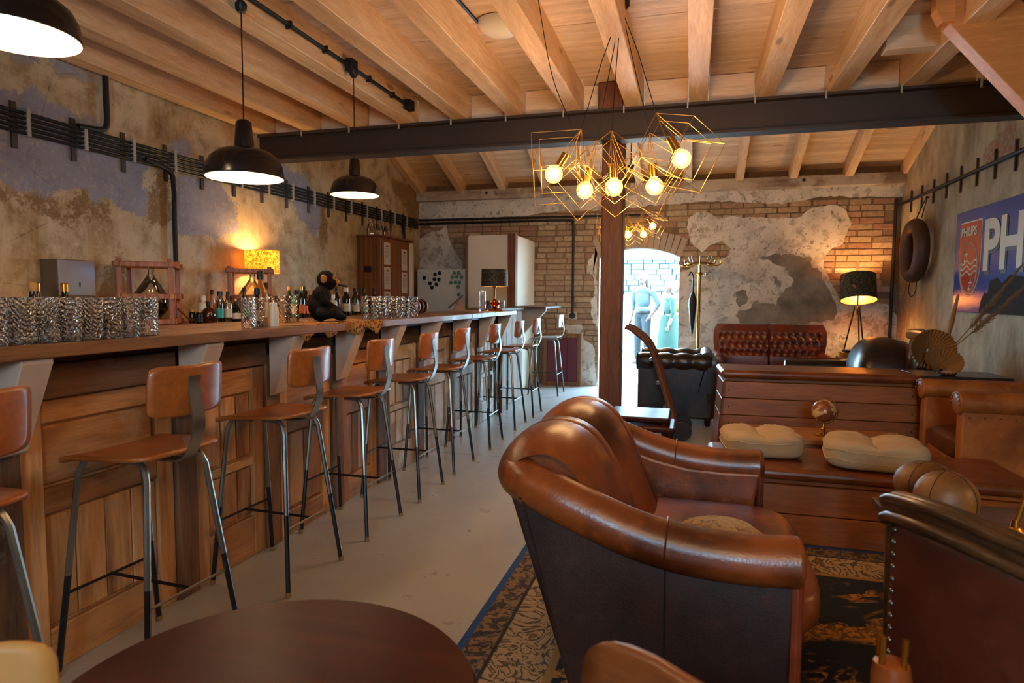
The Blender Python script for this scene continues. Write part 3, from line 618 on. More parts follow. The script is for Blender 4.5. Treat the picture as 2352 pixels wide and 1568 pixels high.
def drum(t, r, z0, z1, mo, mi, bulb_z, bulb_r, taper=1.0, bm=None, tilt=0):
    sh = MB().lathe([(r, z0), (r*taper, z1), (r*taper-.003, z1), (r-.003, z0)], 28, closed=True).build('lamp_shade', mo, t, True)
    if mi: MB().lathe([(r-.0035, z0+.002), (r*taper-.0035, z1-.002), (r*taper-.005, z1-.002), (r-.005, z0+.002)], 28, closed=True).build('shade_lining', mi, sh, True)
    MB().tube([(-r+.004, 0, z1-.03), (r-.004, 0, z1-.03)], .003, 6).build('shade_spider', MT['brass'], sh, True)
    MB().ball((0, 0, bulb_z), bulb_r, 12, 8).build('bulb', bm or MT['bulb'], t, True)
    if tilt: zc = (z0+z1)/2; sh.matrix_local = Matrix.Translation((0, 0, zc)) @ Matrix.Rotation(tilt, 4, 'X') @ Matrix.Translation((0, 0, -zc))
pl = thing('table_lamp', 'glowing patterned drum lamp on the back counter against the plaster wall', 'lamp', (-3.965, 5.24, 1.08))
drum(pl, .155, .43, .645, MT['shadelit'], None, .58, .04, bm=MT['bulb2'])
MB().lathe([(.08, 0), (.08, .012), (.02, .03), (.045, .12), (.03, .24), (.012, .3), (.012, .5)], 16).build('lamp_base', MT['brass'], pl, True)
bl_ = thing('table_lamp', 'table lamp with dark foliage shade and amber glass base on the bar end', 'lamp', (-2.06, 6.58, 1.148))
drum(bl_, .145, .262, .445, MT['shadedark'], MT['shadegold'], .35, .03, .97, MT['bulbs'])
MB().lathe([(.085, 0), (.085, .01), (.03, .022), (.02, .045), (.05, .07), (.062, .085), (.03, .105), (.014, .13)], 20).build('amber_base', MT['amber'], bl_, True)
MB().lathe([(.014, .13), (.012, .24), (.02, .25), (.02, .275), (.008, .28), (.008, .34)], 12).build('stem', MT['brass'], bl_, True)
# wooden cabinet with menus, fridge, white cupboard
cb = thing('wooden_cabinet', 'brown wooden cabinet with menu sheets pinned on its doors in the corner', 'cabinet', (-3.965, 7.8, 0))
MB().bb(-.17, .165, -.47, .47, 0, 2.05).build('carcass', MT['cab'], cb, bevel=.006)
MB().bb(-.17, .185, -.48, .48, 2.05, 2.075).build('top_board', MT['cab'], cb, bevel=.004)
lines = MB()
for k in range(9): lines.bb(.0005, .0012, -.05, .05-(.02 if k % 3 == 1 else 0), -.07+.016*k, -.066+.016*k)
lines.bb(.0005, .0012, -.03, .03, .085, .105); lme = lines.mesh('print'); lme.materials.append(MT['ink'])
for k, (a, b) in enumerate(((-.46, -.01), (.01, .33))):
    d = MB().bb(.165, .185, a, b, .05, 2.03).build('door', MT['cab'], cb, bevel=.004)
    MB().bb(.185, .2, b-.05, b-.035, 1.2, 1.3).build('handle', MT['iron'], d)
    for q in range(3 if k == 0 else 2):
        sh = MB().bb(0, .0015, -.085, .085, -.14, .14).build('menu_sheet', MT['paper'], loc=(-3.965+.1865, 7.8+(a+b)/2-(.1 if k == 0 else 0), 1.84-.31*q+(0 if k == 0 else -.05)))
        meta(sh, 'printed menu sheet, %s on the %s cabinet door' % (('topmost', 'second', 'third')[q], 'near' if k == 0 else 'far'), 'paper', 'menu sheets on the cabinet doors'); inst(lme, 'print', sh, (.002, 0, 0))
MB().bb(.165, .19, .34, .47, .05, 2.03).build('white_edge_panel', MT['white'], cb, bevel=.003)
MB().bb(-.06, .04, -.485, -.47, 1.60, 1.68).build('plate', MT['iron'], cb, bevel=.005)
fr = thing('fridge', 'white fridge with clusters of bottle cap magnets behind the bar', 'fridge', (-3.55, 9.0, 0))
MB().bb(-.39, .39, -.24, .27, 0, 1.70).build('body', MT['white'], fr, bevel=.015)
dr = MB().bb(-.385, .385, -.26, -.243, .05, 1.695).build('door', MT['white'], fr, bevel=.008); MB().bb(-.36, -.34, -.29, -.262, .8, 1.1).build('handle', MT['tubed'], dr)
mg = MB().lathe([(.026, 0), (.03, .006), (.012, .008)], 12).mesh('magnet', True); mg.materials.append(MT['black'])
mg2 = mg.copy(); mg2.materials.clear(); mg2.materials.append(plain('green_cap', '#5d8a70', .4))
MT['capface'] = plain('cap_face', '#c9c2b6', .5); cf = MB().lathe([(.014, .008), (.014, .0095)], 10).mesh('cap_face'); cf.materials.append(MT['capface'])
for m, pts in ((mg, [(-.27, 1.57), (-.10, 1.62), (-.03, 1.64), (-.11, 1.55), (-.04, 1.545), (-.18, 1.49), (-.08, 1.475), (-.15, 1.43)]), (mg2, [(.2, 1.64), (.27, 1.64), (.17, 1.58), (.24, 1.585), (.31, 1.58), (.15, 1.50), (.22, 1.505), (.28, 1.50), (.26, 1.44), (.27, 1.33)])):
    for x, z in pts: meta(inst(m, 'magnet', None, (-3.55+x, 9.0-.2602, z), (rad(90), 0, 0)), ('black' if m is mg else 'green')+' round cap magnet in the %s cluster on the fridge door' % ('left' if m is mg else 'right'), 'magnet', ('black' if m is mg else 'green')+' magnets on the fridge')
wc = thing('white_cupboard', 'tall white cupboard with brown wooden corner post beside the brick wall', 'cupboard', (-2.62, 8.73, 0))
MB().bb(-.33, .33, -.53, .55, .0, 2.12).build('carcass', MT['white'], wc)
MB().bb(-.32, .24, -.55, -.53, .05, 2.10).build('front_panel', MT['white'], wc, bevel=.003)
MB().bb(.335, .345, -.44, .52, .05, 2.10).build('side_panel', MT['white'], wc, bevel=.003)
for x, y in ((.30, -.5), (-.345, -.53)): MB().bb(x-.06 if x > 0 else x, x+.05 if x > 0 else x+.03, y-.06, y+.05, 0, 2.135).build('corner_post', MT['cab'], wc, bevel=.004)
# ------------------------------------------------------------------ things on the bar
ZT = 1.148
ORD = ('first', 'second', 'third', 'fourth', 'fifth', 'sixth', 'seventh', 'eighth')
def tumbler(r, h, mat, name='tumbler', wall=.0025):
    return MB().lathe([(r*.9, 0), (r*.93, h*.1), (r, h), (r-wall, h), (r*.93-wall, .016), (.002, .012), (.002, 0)], 16).mesh(name, True), mat
gm, _ = tumbler(.037, .142, 0); gm.materials.append(MT['cut'])
for c in range(8):
    for r_ in range(3):
        o = inst(gm, 'tumbler', None, (-1.945-.076*r_+R.uniform(-.0005, .0005), 1.37+.077*c+R.uniform(-.0005, .0005)-.012*r_, ZT), (0, 0, R.random()*6))
        meta(o, 'cut glass tumbler, %s from the left in the %s row at the near bar end' % (ORD[c], ('front', 'middle', 'back')[r_]), 'glass', 'cut tumblers massed at the near end of the bar')
for k, (x, y) in enumerate(((-1.97, 2.50), (-1.99, 2.59))):
    meta(inst(gm, 'tumbler', None, (x, y, ZT), (0, 0, k), (.95, .95, 1)), ('cut glass tumbler standing left of the pair before the seated ape', 'cut glass tumbler standing right of the pair before the seated ape')[k], 'glass')
gm2, _ = tumbler(.033, .15, 0); gm2.materials.append(MT['ribbed'])
for c in range(8):
    for r_ in range(2):
        meta(inst(gm2, 'long_glass', None, (-2.02-.07*r_, 3.82+.086*c, ZT), (0, 0, R.random()*6)), 'tall ribbed glass, %s from the ape in the %s row before the wooden bowls' % (ORD[c], ('front', 'back')[r_]), 'glass', 'ribbed glasses in the row on the bar')
def blob(name, shapes, mat, par, vox, smooth=6):
    mb = MB()
    for s in shapes:
        if s[0] == 'b': mb.ball(s[1], s[2], 14, 10)
        else: mb.tube(s[1], s[2], 10)
    me = mb.mesh(name, True, weld=False); me.materials.append(mat); o = bpy.data.objects.new(name, me); COL.objects.link(o); o.parent = par
    m = o.modifiers.new('remesh', 'REMESH'); m.mode = 'VOXEL'; m.voxel_size = vox; m.use_smooth_shade = True
    m = o.modifiers.new('smooth', 'SMOOTH'); m.iterations = smooth; m.factor = .5
    return o
ape = thing('ape_figure', 'dark chimpanzee figure smoking a cigar, seated on leopard cloth on the bar', 'figurine', (-2.06, 3.27, ZT+.004), .56); ape.scale = (1.06, 1.06, 1.04)
MT['fur'] = plain('dark_fur', '#0d0906', .75, .0, .5, .8, **{'Specular IOR Level': .12}); MT['face'] = plain('ape_face', '#9c5c20', .5, .0, .2)
blob('body', [('b', (-.02, 0, .075), (.065, .062, .075)), ('b', (-.012, 0, .14), (.052, .065, .055)), ('t', [(-.01, 0, .16), (.012, 0, .205)], [.035, .03]),
      ('b', (.012, 0, .232), (.050, .044, .052)), ('b', (.03, 0, .252), (.03, .036, .018)), ('b', (.05, 0, .215), (.03, .026, .024)), ('b', (.03, 0, .195), (.03, .026, .02)),
      ('t', [(-.02, .055, .165), (.0, .078, .11), (.055, .055, .075), (.085, .02, .06)], [.024, .021, .018, .014]), ('t', [(-.02, -.055, .165), (.0, -.078, .11), (.055, -.055, .075), (.085, -.02, .06)], [.024, .021, .018, .014]),
      ('t', [(-.03, .05, .04), (.05, .085, .05), (.09, .03, .025), (.11, .0, .02)], [.036, .032, .024, .015]), ('t', [(-.03, -.05, .04), (.05, -.085, .05), (.09, -.03, .025), (.11, .0, .02)], [.036, .032, .024, .015])], MT['fur'], ape, .006, 3)
blob('face', [('b', (.048, 0, .242), (.018, .030, .022)), ('b', (.064, 0, .218), (.024, .022, .017)), ('b', (.058, 0, .202), (.02, .018, .01))], MT['face'], ape, .004, 2)
for s_ in (-1, 1):
    MB().ball((.0, s_*.047, .235), (.016, .008, .024), 12, 8).build('ear', MT['face'], ape, True)
    MB().ball((.063, s_*.013, .243), (.006, .006, .005), 8, 6).build('eye', MT['black'], ape, True)
MB().tube([(.075, -.004, .204), (.125, -.012, .196)], .006, 8).build('cigar', MT['rope'], ape, True)
t = NT('leopard_cloth'); v = t.co(rnd=False); vo = t.n('TexVoronoi', {'Vector': v, 'Scale': 60.0}).outputs[0]
MT['leo'] = t.bsdf(t.ramp(vo, [(.22, '#1a0f07'), (.34, '#2e1c0c'), (.40, '#80521c'), (.6, '#9a6826')]), .9)
lc = MB()
def cloth(u, v):
    y = 2.78+.84*u; x = -2.22+.375*v+.012*sin(u*23)*(v > .8); z = ZT+.002+.002*sin(u*30+v*8)
    if x > -1.874: z = ZT+.003-(x+1.874)*1.8-.012*sin(u*26)**2*((x+1.874)/.05); x = -1.874+(x+1.874)*.25+.002
    if u < .58: x = min(x, -1.89)
    return (x, y, z)
lc.grid(cloth, 60, 26); meta(lc.build('leopard_cloth', MT['leo'], None, True, solid=.003), 'leopard print cloth lying under the ape and over the bar edge', 'cloth')
MT['bowl'] = wood('turned_bowl_wood', '#6e3716', '#3a1a0a', 'x', 2.0, .35, 0, 1.0, tint=.2)
bwm = MB().lathe([(.03, 0), (.05, .01), (.064, .05), (.064, .075), (.058, .075), (.052, .045), (.02, .02), (.001, .018), (.001, 0)], 20).mesh('wooden_bowl', True); bwm.materials.append(MT['bowl'])
for k in range(4): meta(inst(bwm, 'wooden_bowl', None, (-2.24-.012*k, 4.86+.105*k, ZT+.066), (rad(90), 0, .1)), 'turned wooden bowl lying on its side, %s of four beyond the ribbed glasses' % ('nearest', 'second', 'third', 'farthest')[k], 'bowl', 'wooden bowls lying in a row on the bar')
tb = thing('tablet_stand', 'tilted tablet on a small wooden stand on the bar', 'tablet stand', (-2.32, 6.15, ZT), .4)
MB().beam((-.09, 0, .03), (.06, 0, .16), .17, .012, (0, 0, 1)).build('tablet', MT['cab'], tb, bevel=.003)
MB().beam((-.09, 0, .031), (.06, 0, .161), .15, .006, (0, 0, 1)).build('screen', MT['black'], tb, loc=(-.008, 0, .006))
MB().prism([(-.05, 0), (.08, 0), (.08, .012), (.02, .11), (0, .1)], -.04, .04, 'y').build('stand', MT['honey'], tb, bevel=.002)
vs_ = thing('straw_holder', 'clear glass straw holder standing beside the bar lamp', 'straw holder', (-2.17, 6.5, ZT))
MB().lathe([(.032, 0), (.036, .10), (.034, .21), (.031, .21), (.033, .10), (.028, .01), (.001, .01), (.001, 0)], 14).build('glass_jar', MT['glass'], vs_, True)
for k in range(7): a = k*.9; meta(MB().tube([(.012*cos(a), .012*sin(a), .015), (.02*cos(a), .02*sin(a), .2+.01*(k % 3))], .006, 6).build('straw', MT['paper'], None, True, loc=(-2.17, 6.5, ZT)), 'white paper straw in the glass holder beside the bar lamp', 'straw', 'straws in the glass holder')
bm1 = MB().lathe([(.03, 0), (.032, .1), (.012, .15), (.012, .19), (.015, .2)], 14).mesh('bottle', True)
# bottles: (kind, material, cap material, label colour)
PAL = {'d': plain('dark_bottle', '#0f0b08', .12), 'g': plain('deep_green_bottle', '#16240f', .12), 'b': plain('brown_spirit', '#3a1606', .12), 'a': plain('amber_spirit', '#a05c18', .15), 'w': plain('white_ceramic_bottle', '#d2c7b2', .4), 'c': MT['clear'], 't': plain('teal_bottle', '#2e7d76', .2)}
LAB = {'w': plain('cream_label', '#cbbfa8', .7), 'k': plain('black_label', '#14110f', .6), 'm': plain('mint_label', '#6da98c', .7), 'o': plain('orange_label', '#c0602a', .7), 'r': plain('red_label', '#8a2a1c', .7), 't': plain('turquoise_label', '#2f9aa0', .6)}
PROF = {'wine': [(.001, 0), (.037, 0), (.038, .18), (.034, .205), (.015, .24), (.014, .29), (.016, .295), (.014, .3)], 'slim': [(.001, 0), (.032, 0), (.033, .16), (.028, .185), (.012, .215), (.012, .255), (.014, .26), (.012, .262)],
        'round': [(.001, 0), (.055, 0), (.066, .04), (.068, .09), (.05, .135), (.018, .155), (.017, .19), (.02, .195), (.017, .2)], 'sq': [(.001, 0), (.042, 0), (.043, .15), (.036, .165), (.015, .175), (.015, .215), (.018, .22), (.016, .222)],
        'mini': [(.001, 0), (.026, 0), (.027, .075), (.024, .09), (.018, .095), (.018, .105)], 'cone': [(.001, 0), (.045, 0), (.045, .02), (.018, .2), (.014, .27), (.016, .275)]}
WORDS = {'d': 'black', 'g': 'dark green', 'b': 'brown', 'a': 'amber', 'w': 'white ceramic', 'c': 'clear', 't': 'teal'}
LW = {'w': 'cream', 'k': 'black', 'm': 'mint', 'o': 'orange', 'r': 'red', 't': 'turquoise', None: ''}
cnt = {}
def bottle(kind, g, lab, cap, loc, where, sc=1.0):
    key = (kind, g, lab, where); cnt[key] = cnt.get(key, 0)+1
    nth = ['', 'second ', 'third ', 'fourth ', 'fifth ', 'sixth '][min(cnt[key]-1, 5)]
    shape = {'wine': 'wine shaped', 'slim': 'slim', 'round': 'round bellied', 'sq': 'square shouldered', 'mini': 'tiny', 'cone': 'cone shaped'}[kind]
    t = thing('bottle', '%s%s %s bottle with %s cap%s, %s' % (nth, shape, WORDS[g], {'iron': 'black', 'cork': 'cork', 'brass': 'gold', 'white': 'white'}[cap], (' and %s label' % LW[lab]) if lab else '', where), 'bottle', loc, R.random(), 'bottles behind the bar')
    t.scale = (sc,)*3; pr = PROF[kind]; n = 4 if kind == 'sq' else 14
    MB().lathe(pr, n if n > 4 else 12).build('bottle_body', PAL[g], t, True)
    h = pr[-1][1]; rc = pr[-2][0]+.002
    MB().lathe([(rc, h-.03), (rc, h+.008), (rc*.8, h+.012)], 10).build('cap', MT[cap], t, True)
    if lab:
        r = pr[1][0]+.0022 if kind != 'round' else .0695; z0, z1 = h*.16, h*.45
        MB().lathe([(r, z0), (r, z1), (r-.001, z1), (r-.001, z0)], 14, closed=True).build('label', LAB[lab], t, True)
    return t
SEQ = [('mini', 'd', 'k', 'cork'), ('mini', 'd', 'k', 'cork'), ('round', 'b', None, 'iron'), ('sq', 'w', 'k', 'white'), ('slim', 'c', 't', 'iron'), ('cone', 'a', None, 'iron'), ('slim', 'c', 'w', 'iron'), ('slim', 'g', 'w', 'iron'), ('round', 'd', 'w', 'iron'), ('sq', 'c', 'm', 'iron'), ('wine', 'g', 'm', 'iron')]
for k, (a, b, c, d) in enumerate(SEQ): bottle(a, b, c, d, (-3.655-.11*(k % 2), 4.07+.05*k+(.02 if k > 2 else 0), 1.08), 'between the two flask cradles', .8 if a == 'round' else .92)
SEQ2 = [('wine', 'd', 'o', 'brass'), ('slim', 't', 'w', 'iron'), ('wine', 'g', 't', 'cork'), ('slim', 'b', 'o', 'cork'), ('wine', 'd', 'r', 'iron'), ('slim', 'c', 'w', 'iron'), ('wine', 'g', 'w', 'brass'), ('sq', 'a', 'w', 'iron'), ('slim', 'd', 't', 'iron'), ('round', 'c', 'w', 'iron'), ('wine', 'd', 'w', 'iron'), ('slim', 'c', 't', 'iron'), ('sq', 'w', 'k', 'white'), ('wine', 'b', 'w', 'iron')]
for k, (a, b, c, d) in enumerate(SEQ2): bottle(a, b, c, d, (-3.68-.10*(k % 3), 5.44+.048*k, 1.08), 'behind the seated ape')
SEQ3 = [('wine', 'd', 'k', 'iron'), ('slim', 'c', 'w', 'cork'), ('wine', 'd', 'w', 'white'), ('wine', 'd', 'w', 'white'), ('slim', 'c', 'w', 'iron'), ('wine', 'g', 'w', 'iron'), ('sq', 'c', 'm', 'iron'), ('wine', 'd', 'w', 'iron'), ('wine', 'd', 'w', 'iron')]
for k, (a, b, c, d) in enumerate(SEQ3): bottle(a, b, c, d, (-3.70-.08*(k % 2), 6.12+.105*k, 1.08), 'beside the wooden cabinet')
for k in range(3): bottle('wine', 'd', None, 'brass' if k else 'cork', (-3.75-.1*(k % 2), 2.86+.10*k, .98), 'above the sink at the left edge', 1.25)
bottle('slim', 'a', 'w', 'iron', (-2.10, 2.76, ZT), 'on the bar before the ape'); bottle('sq', 'b', 'w', 'iron', (-2.06, 2.68, ZT), 'on the bar before the ape', .8)
bottle('slim', 'c', 'w', 'iron', (-2.16, 2.88, ZT), 'on the bar before the ape', .8); bottle('mini', 'w', None, 'white', (-2.0, 2.72, ZT), 'on the bar before the ape')
for k in range(3): meta(inst(gm2, 'long_glass', None, (-2.20+.03*k, 2.97+.06*k, ZT)), '%s tall ribbed glass standing just left of the seated ape' % ('nearest', 'middle', 'farthest')[k], 'glass')
cv = MB().lathe([(.05, 0), (.055, .06), (.045, .12), (.025, .16), (.035, .20), (.033, .20), (.02, .16), (.04, .11), (.001, .01), (.001, 0)], 16).mesh('carafe', True); cv.materials.append(MT['clear'])
for k in range(5): meta(inst(cv, 'carafe', None, (-3.98+.06*(k % 2), 7.42+.11*k, 2.075)), 'glass carafe on top of the wooden cabinet, %s from the left' % ('first', 'second', 'third', 'fourth', 'fifth')[k], 'carafe', 'carafes on the cabinet')
mgm = MB().lathe([(.035, 0), (.037, .09), (.034, .09), (.032, .008), (.001, .008), (.001, 0)], 14).mesh('mug', True)
for k in range(5):
    m = mgm.copy(); m.materials.append(plain('mug_%d' % k, ('#1f3f8a', '#c8c4bc', '#1f3f8a', '#9a938a', '#b8b2a8')[k], .3)); meta(inst(m, 'mug', None, (-2.28+.05*(k % 2), 7.08+.11*k, 1.165)), 'small mug on the end cupboard, %s from the bar lamp' % ('first', 'second', 'third', 'fourth', 'fifth')[k], 'mug', 'mugs on the end cupboard')
# ------------------------------------------------------------------ hanging lamps
def pendant(label, x, y, zr, dia, ztop, glow=1.0):
    t = thing('pendant_lamp', label, 'pendant lamp', (x, y, zr)); s = dia/.455
    pr = [(.2275, 0), (.224, .03), (.215, .07), (.195, .11), (.155, .145), (.10, .165), (.055, .175)]
    sh = MB().lathe([(a*s, b*s) for a, b in pr]+[((a-.004)*s, (b-.004)*s) for a, b in pr[::-1]], 36, closed=True).build('lamp_shade', MT['enamel'], t, True)
    MB().lathe([((a-.0045)*s, (b-.0045)*s) for a, b in pr]+[((a-.0065)*s, (b-.0065)*s) for a, b in pr[::-1]], 36, closed=True).build('shade_lining', MT['shadein'], sh, True)
    MB().lathe([(.057*s, .17*s), (.055*s, .2*s), (.045*s, .32*s), (.03*s, .335*s), (.008, .34*s)], 20).build('neck', MT['enamel'], t, True)
    MB().tube([(0, 0, .335*s), (0, 0, ztop-zr)], .004, 6).build('cord', MT['black'], t, True)
    MB().ball((0, 0, .07*s), .045*s, 12, 8).build('bulb', MT['bulb'], t, True)
    MB().lathe([(.02, -.06), (.03, -.045), (.032, -.015), (.02, 0)], 14).build('cap', MT['iron'], t, True, loc=(0, 0, ztop-zr))
    return t
pendant('black enamel pendant lamp cut off at the top left corner', -2.525, 1.9, 2.29, .45, 2.88)
pendant('large black enamel pendant lamp hanging before the steel beam', -2.415, 3.06, 1.955, .42, 2.90)
p2 = pendant('small black pendant lamp hanging farther back over the bar', -2.39, 4.22, 2.035, .352, 2.93)
pendant('unseen black enamel pendant lamp added over the bar behind the viewer', -2.3, .3, 2.1, .46, 2.88)  # unseen lamp, added to light the foreground
od = thing('ceiling_light', 'unlit white opal dome light between two joists', 'ceiling light', (-1.25, 4.10, 3.08))
MB().lathe([(.001, -.085), (.07, -.08), (.125, -.058), (.152, -.025), (.155, -.004), (.15, 0)], 28).build('dome', MT['opal'], od, True)
MB().lathe([(.13, -.01), (.13, .0)], 20).build('base_ring', MT['white'], od, True)
MB().tube([(-.13, -.06, -.015), (-.165, -.9, -.015), (-.17, -2.0, -.015)], .011, 8).build('conduit', MT['iron'], od, True)
CH = [((-.667, 3.85, 2.299), (-.832, 3.85, 2.043)), ((-.62, 4.15, 2.302), (-.691, 4.15, 1.989)), ((-.499, 3.95, 2.306), (-.48, 3.95, 1.967)), ((-.284, 4.1, 2.316), (-.248, 4.1, 1.988)), ((-.229, 3.8, 2.349), (-.084, 3.8, 2.085))]
def chandelier(label):
    hub = Vector((-.46, 4.0, 3.07)); t = thing('wire_chandelier', label, 'chandelier', hub)
    MB().lathe([(.05, .01), (.05, -.02), (.02, -.05)], 16).build('ceiling_rose', MT['iron'], t, True)
    MT_w = MT['gold']
    for k, (a, b) in enumerate(CH):
        a = Vector(a)-hub; b = Vector(b)-hub; ax = (b-a).normalized(); Lb = (b-a).length
        MB().tube([(0, 0, -.03), a*.5+Vector((0, 0, .02*(-1)**k)), a], .0028, 5).build('cord', MT['black'], t, True)
        x = ax.orthogonal().normalized(); y = ax.cross(x); rt = .4+1.1*k; xr = x*cos(rt)+y*sin(rt); yr = -x*sin(rt)+y*cos(rt)
        cg = MB()
        for sc, off, tw in ((.30, 0.0, 0.0), (.225, .05, .0)):
            # cube standing on one corner along the lamp's axis
            D = sc*sqrt(3); rr_ = sc*sqrt(2/3); top = a+ax*off; V = [top]
            ring1 = [top+ax*D/3+(xr*cos(tw+2*pi*i/3)+yr*sin(tw+2*pi*i/3))*rr_ for i in range(3)]
            ring2 = [top+ax*2*D/3+(xr*cos(tw+pi/3+2*pi*i/3)+yr*sin(tw+pi/3+2*pi*i/3))*rr_ for i in range(3)]
            bot = top+ax*D
            for i in range(3):
                for p, q in ((top, ring1[i]), (ring1[i], ring2[i]), (ring1[i], ring2[i-1]), (ring2[i], bot)): cg.tube([p, q], .0018, 5)
        for i in range(4):
            an = i*pi/2; cg.tube([a, a+ax*(Lb-.13)+(xr*cos(an)+yr*sin(an))*.03], .0018, 5)
        cg.build('wire_cage', MT_w, t, True)
        so = MB().tube([b-ax*.14, b-ax*.055], .026, 12).build('socket', MT['brass'], t, True)
        gb = MB().ball(b, .055, 18, 12).build('bulb', MT['globe'], t, True); MB().ball(b, .034, 12, 8).build('filament', MT['filament'], gb, True)
    return t
c1 = chandelier('gold wire cage chandelier with five globe bulbs in front of the oak post')
MB().tube(bez([(-.45, -.32, .0), (-.38, -.2, -.45), (-.27, -.12, -.74)], 8), .0026, 5).build('cord', MT['black'], c1, True)
c3 = copy_tree(c1); c3.location = (.55, -.25, 3.07); meta(c3, 'unseen gold wire chandelier added for light above and behind the viewer', 'chandelier')  # unseen copy added to warm the ceiling, brace and foreground
c2 = copy_tree(c1); c2.location = (-.76, 7.9, 2.88); c2.scale = (.75, .75, .75); meta(c2, 'far gold wire chandelier glowing over the doorway behind the post', 'chandelier')
MB().tube([(0, 0, 0), (0, 0, .72)], .01, 6).build('drop_rod', MT['iron'], c2, True)
# ------------------------------------------------------------------ conduits and cables
cr = thing('cable_run', 'bundle of black cables clipped along the left wall', 'cables', (-4.14, 6, 2.385))
for k in range(5): MB().tube([(.03, -5.5, -.062+.031*k), (.03, -1.6, -.068+.031*k), (.03, 3.15, -.04+.031*k)], .0115, 7).build('cable', MT['black'], cr, True)
cm = MB().bb(.02, .048, -.012, .012, -.085, .09).mesh('cable_clip'); cm.materials.append(MT['clip'])
sm = MB().bb(0, .012, -.018, .018, -.17, .12).mesh('saddle'); sm.materials.append(MT['steel'])
for k in range(21): y = -5.3+.40*k; inst(cm, 'cable_clip', cr, (0, y+.05, 0)); inst(sm, 'saddle', cr, (.002, y-.02, 0))
MB().tube(bez([(.04, -1.95, -.04), (.045, -1.72, -.09), (.045, -1.68, -.2), (.045, -1.68, -.5), (.045, -1.68, -.83)], 5), .019, 8).build('down_pipe', MT['black'], cr, True)
MB().tube(bez([(.04, 2.45, -.03), (.045, 2.6, -.05), (.045, 2.64, -.14), (.045, 2.64, -.45)], 5), .019, 8).build('down_pipe', MT['black'], cr, True)
MB().tube(bez([(.035, -2.5, .07), (.04, -2.32, .09), (.045, -2.28, .15), (.045, -2.28, .3), (.045, -2.28, .48)], 5), .02, 8).build('riser', MT['black'], cr, True)
jp = thing('joist_conduit', 'black conduit with junction boxes on the joist above the bar', 'conduit', (-2.42, 4, 2.95))
MB().tube([(0, -5.0, 0), (0, 1.22, 0)], .014, 8).build('pipe', MT['black'], jp, True)
for y in (.22, 1.2, -2.6): MB().box((.012, y, 0), (.06, .09, .085)).build('junction_box', MT['black'], jp, bevel=.006)
for y in (-.5, .5, .9, -1.2, -.1): MB().box((0, y, 0), (.04, .016, .045)).build('pipe_clip', MT['black'], jp)
bp = thing('back_wall_conduit', 'black pipes along the back wall ending in a socket', 'conduit', (-1.7, 9.26, 1.03))
for dz in (0, .05): MB().tube(bez([(-2.44, 0, 1.39+dz), (-1.2, 0, 1.39+dz), (-.1, 0, 1.385+dz*.4), (-.02, 0, 1.35), (0, 0, 1.25), (0, 0, .6), (0, 0, .02)], 6) if dz == 0 else [(-2.44, 0, 1.45), (1.1, 0, 1.43)], .017, 8).build('pipe', MT['black'], bp, True)
MB().box((0, .015, 0), (.13, .02, .11)).build('plate', MT['brackw'], bp, bevel=.004)
MB().lathe([(.045, 0), (.045, .03), (.03, .045)], 16).build('socket', MT['black'], bp, True, rot=(rad(90), 0, 0))
rp_ = thing('right_wall_pipe', 'black pipe with iron saddles along the right wall bending down the corner', 'pipe', (2.51, 9.2, 2.49))
MB().tube([(0, -9, 0), (0, -.2, .01)]+bez([(0, -.2, .01), (-.01, -.02, .01), (-.045, .06, -.02), (-.05, .06, -.12), (-.05, .06, -2.44)], 5)[1:], .02, 8).build('pipe', MT['black'], rp_, True)
sm2 = MB().bb(-.002, .012, -.01, .01, -.13, .13).mesh('saddle'); sm2.materials.append(MT['steel'])
for k in range(16): inst(sm2, 'saddle', rp_, (.012, -.3-.375*k, 0))
# ------------------------------------------------------------------ foreground loveseat
lv = thing('leather_loveseat', 'worn tan leather two seat tub sofa in the foreground', 'sofa', (-.1, 2.43, .0065)); O = Vector((-.1, 2.43, 0))
def W(*p): return Vector(p)-O
Y0, Y1 = 1.84, 3.02
half = [(.30, Y0+.055, .555), (.16, Y0+.05, .55), (0, Y0+.047, .56), (-.15, Y0+.045, .592), (-.30, Y0+.048, .645), (-.42, Y0+.06, .69), (-.51, Y0+.12, .71), (-.55, Y0+.24, .715)]
mirror = [(x, Y0+Y1-y, z) for x, y, z in half[::-1]]
path = bez([W(*p) for p in half+[(-.565, (Y0+Y1)/2, .715)]+mirror], 6)
MB().tube(path, .072, 18).build('arm_roll', MT['lth_tan'], lv, True)
for y in (Y0+.055, Y1-.055): MB().ball(W(.30, y, .555), (.022, .072, .072), 16, 10).build('arm_end', MT['lth_tan'], lv, True)
sp = [(.30, .54), (.16, .535), (0, .54), (-.15, .57), (-.30, .62), (-.42, .665), (-.50, .68), (-.33, .05), (.28, .05)]
for ya, yb, nm in ((Y0+.02, Y0+.10, 'side_panel'), (Y1-.10, Y1-.02, 'side_panel')):
    MB().prism([(x-O.x, z) for x, z in sp], ya-O.y, yb-O.y, 'y').build(nm, MT['lth_side'], lv, bevel=.012)
MB().prism([(x-O.x, z) for x, z in sp[:7]+[(-.35, .38), (.27, .38)]], Y1-.135-O.y, Y1-.095-O.y, 'y').build('inner_arm', MT['lth_tan'], lv, bevel=.012)
MB().prism([(x-O.x, z) for x, z in sp[:7]+[(-.35, .38), (.27, .38)]], Y0+.095-O.y, Y0+.135-O.y, 'y').build('inner_arm', MT['lth_tan'], lv, bevel=.012)
for y in (Y0+.065, Y1-.065): MB().box(W(.298, y, .30), (.035, .10, .50)).build('arm_front', MT['lth_red'], lv, bevel=.015)
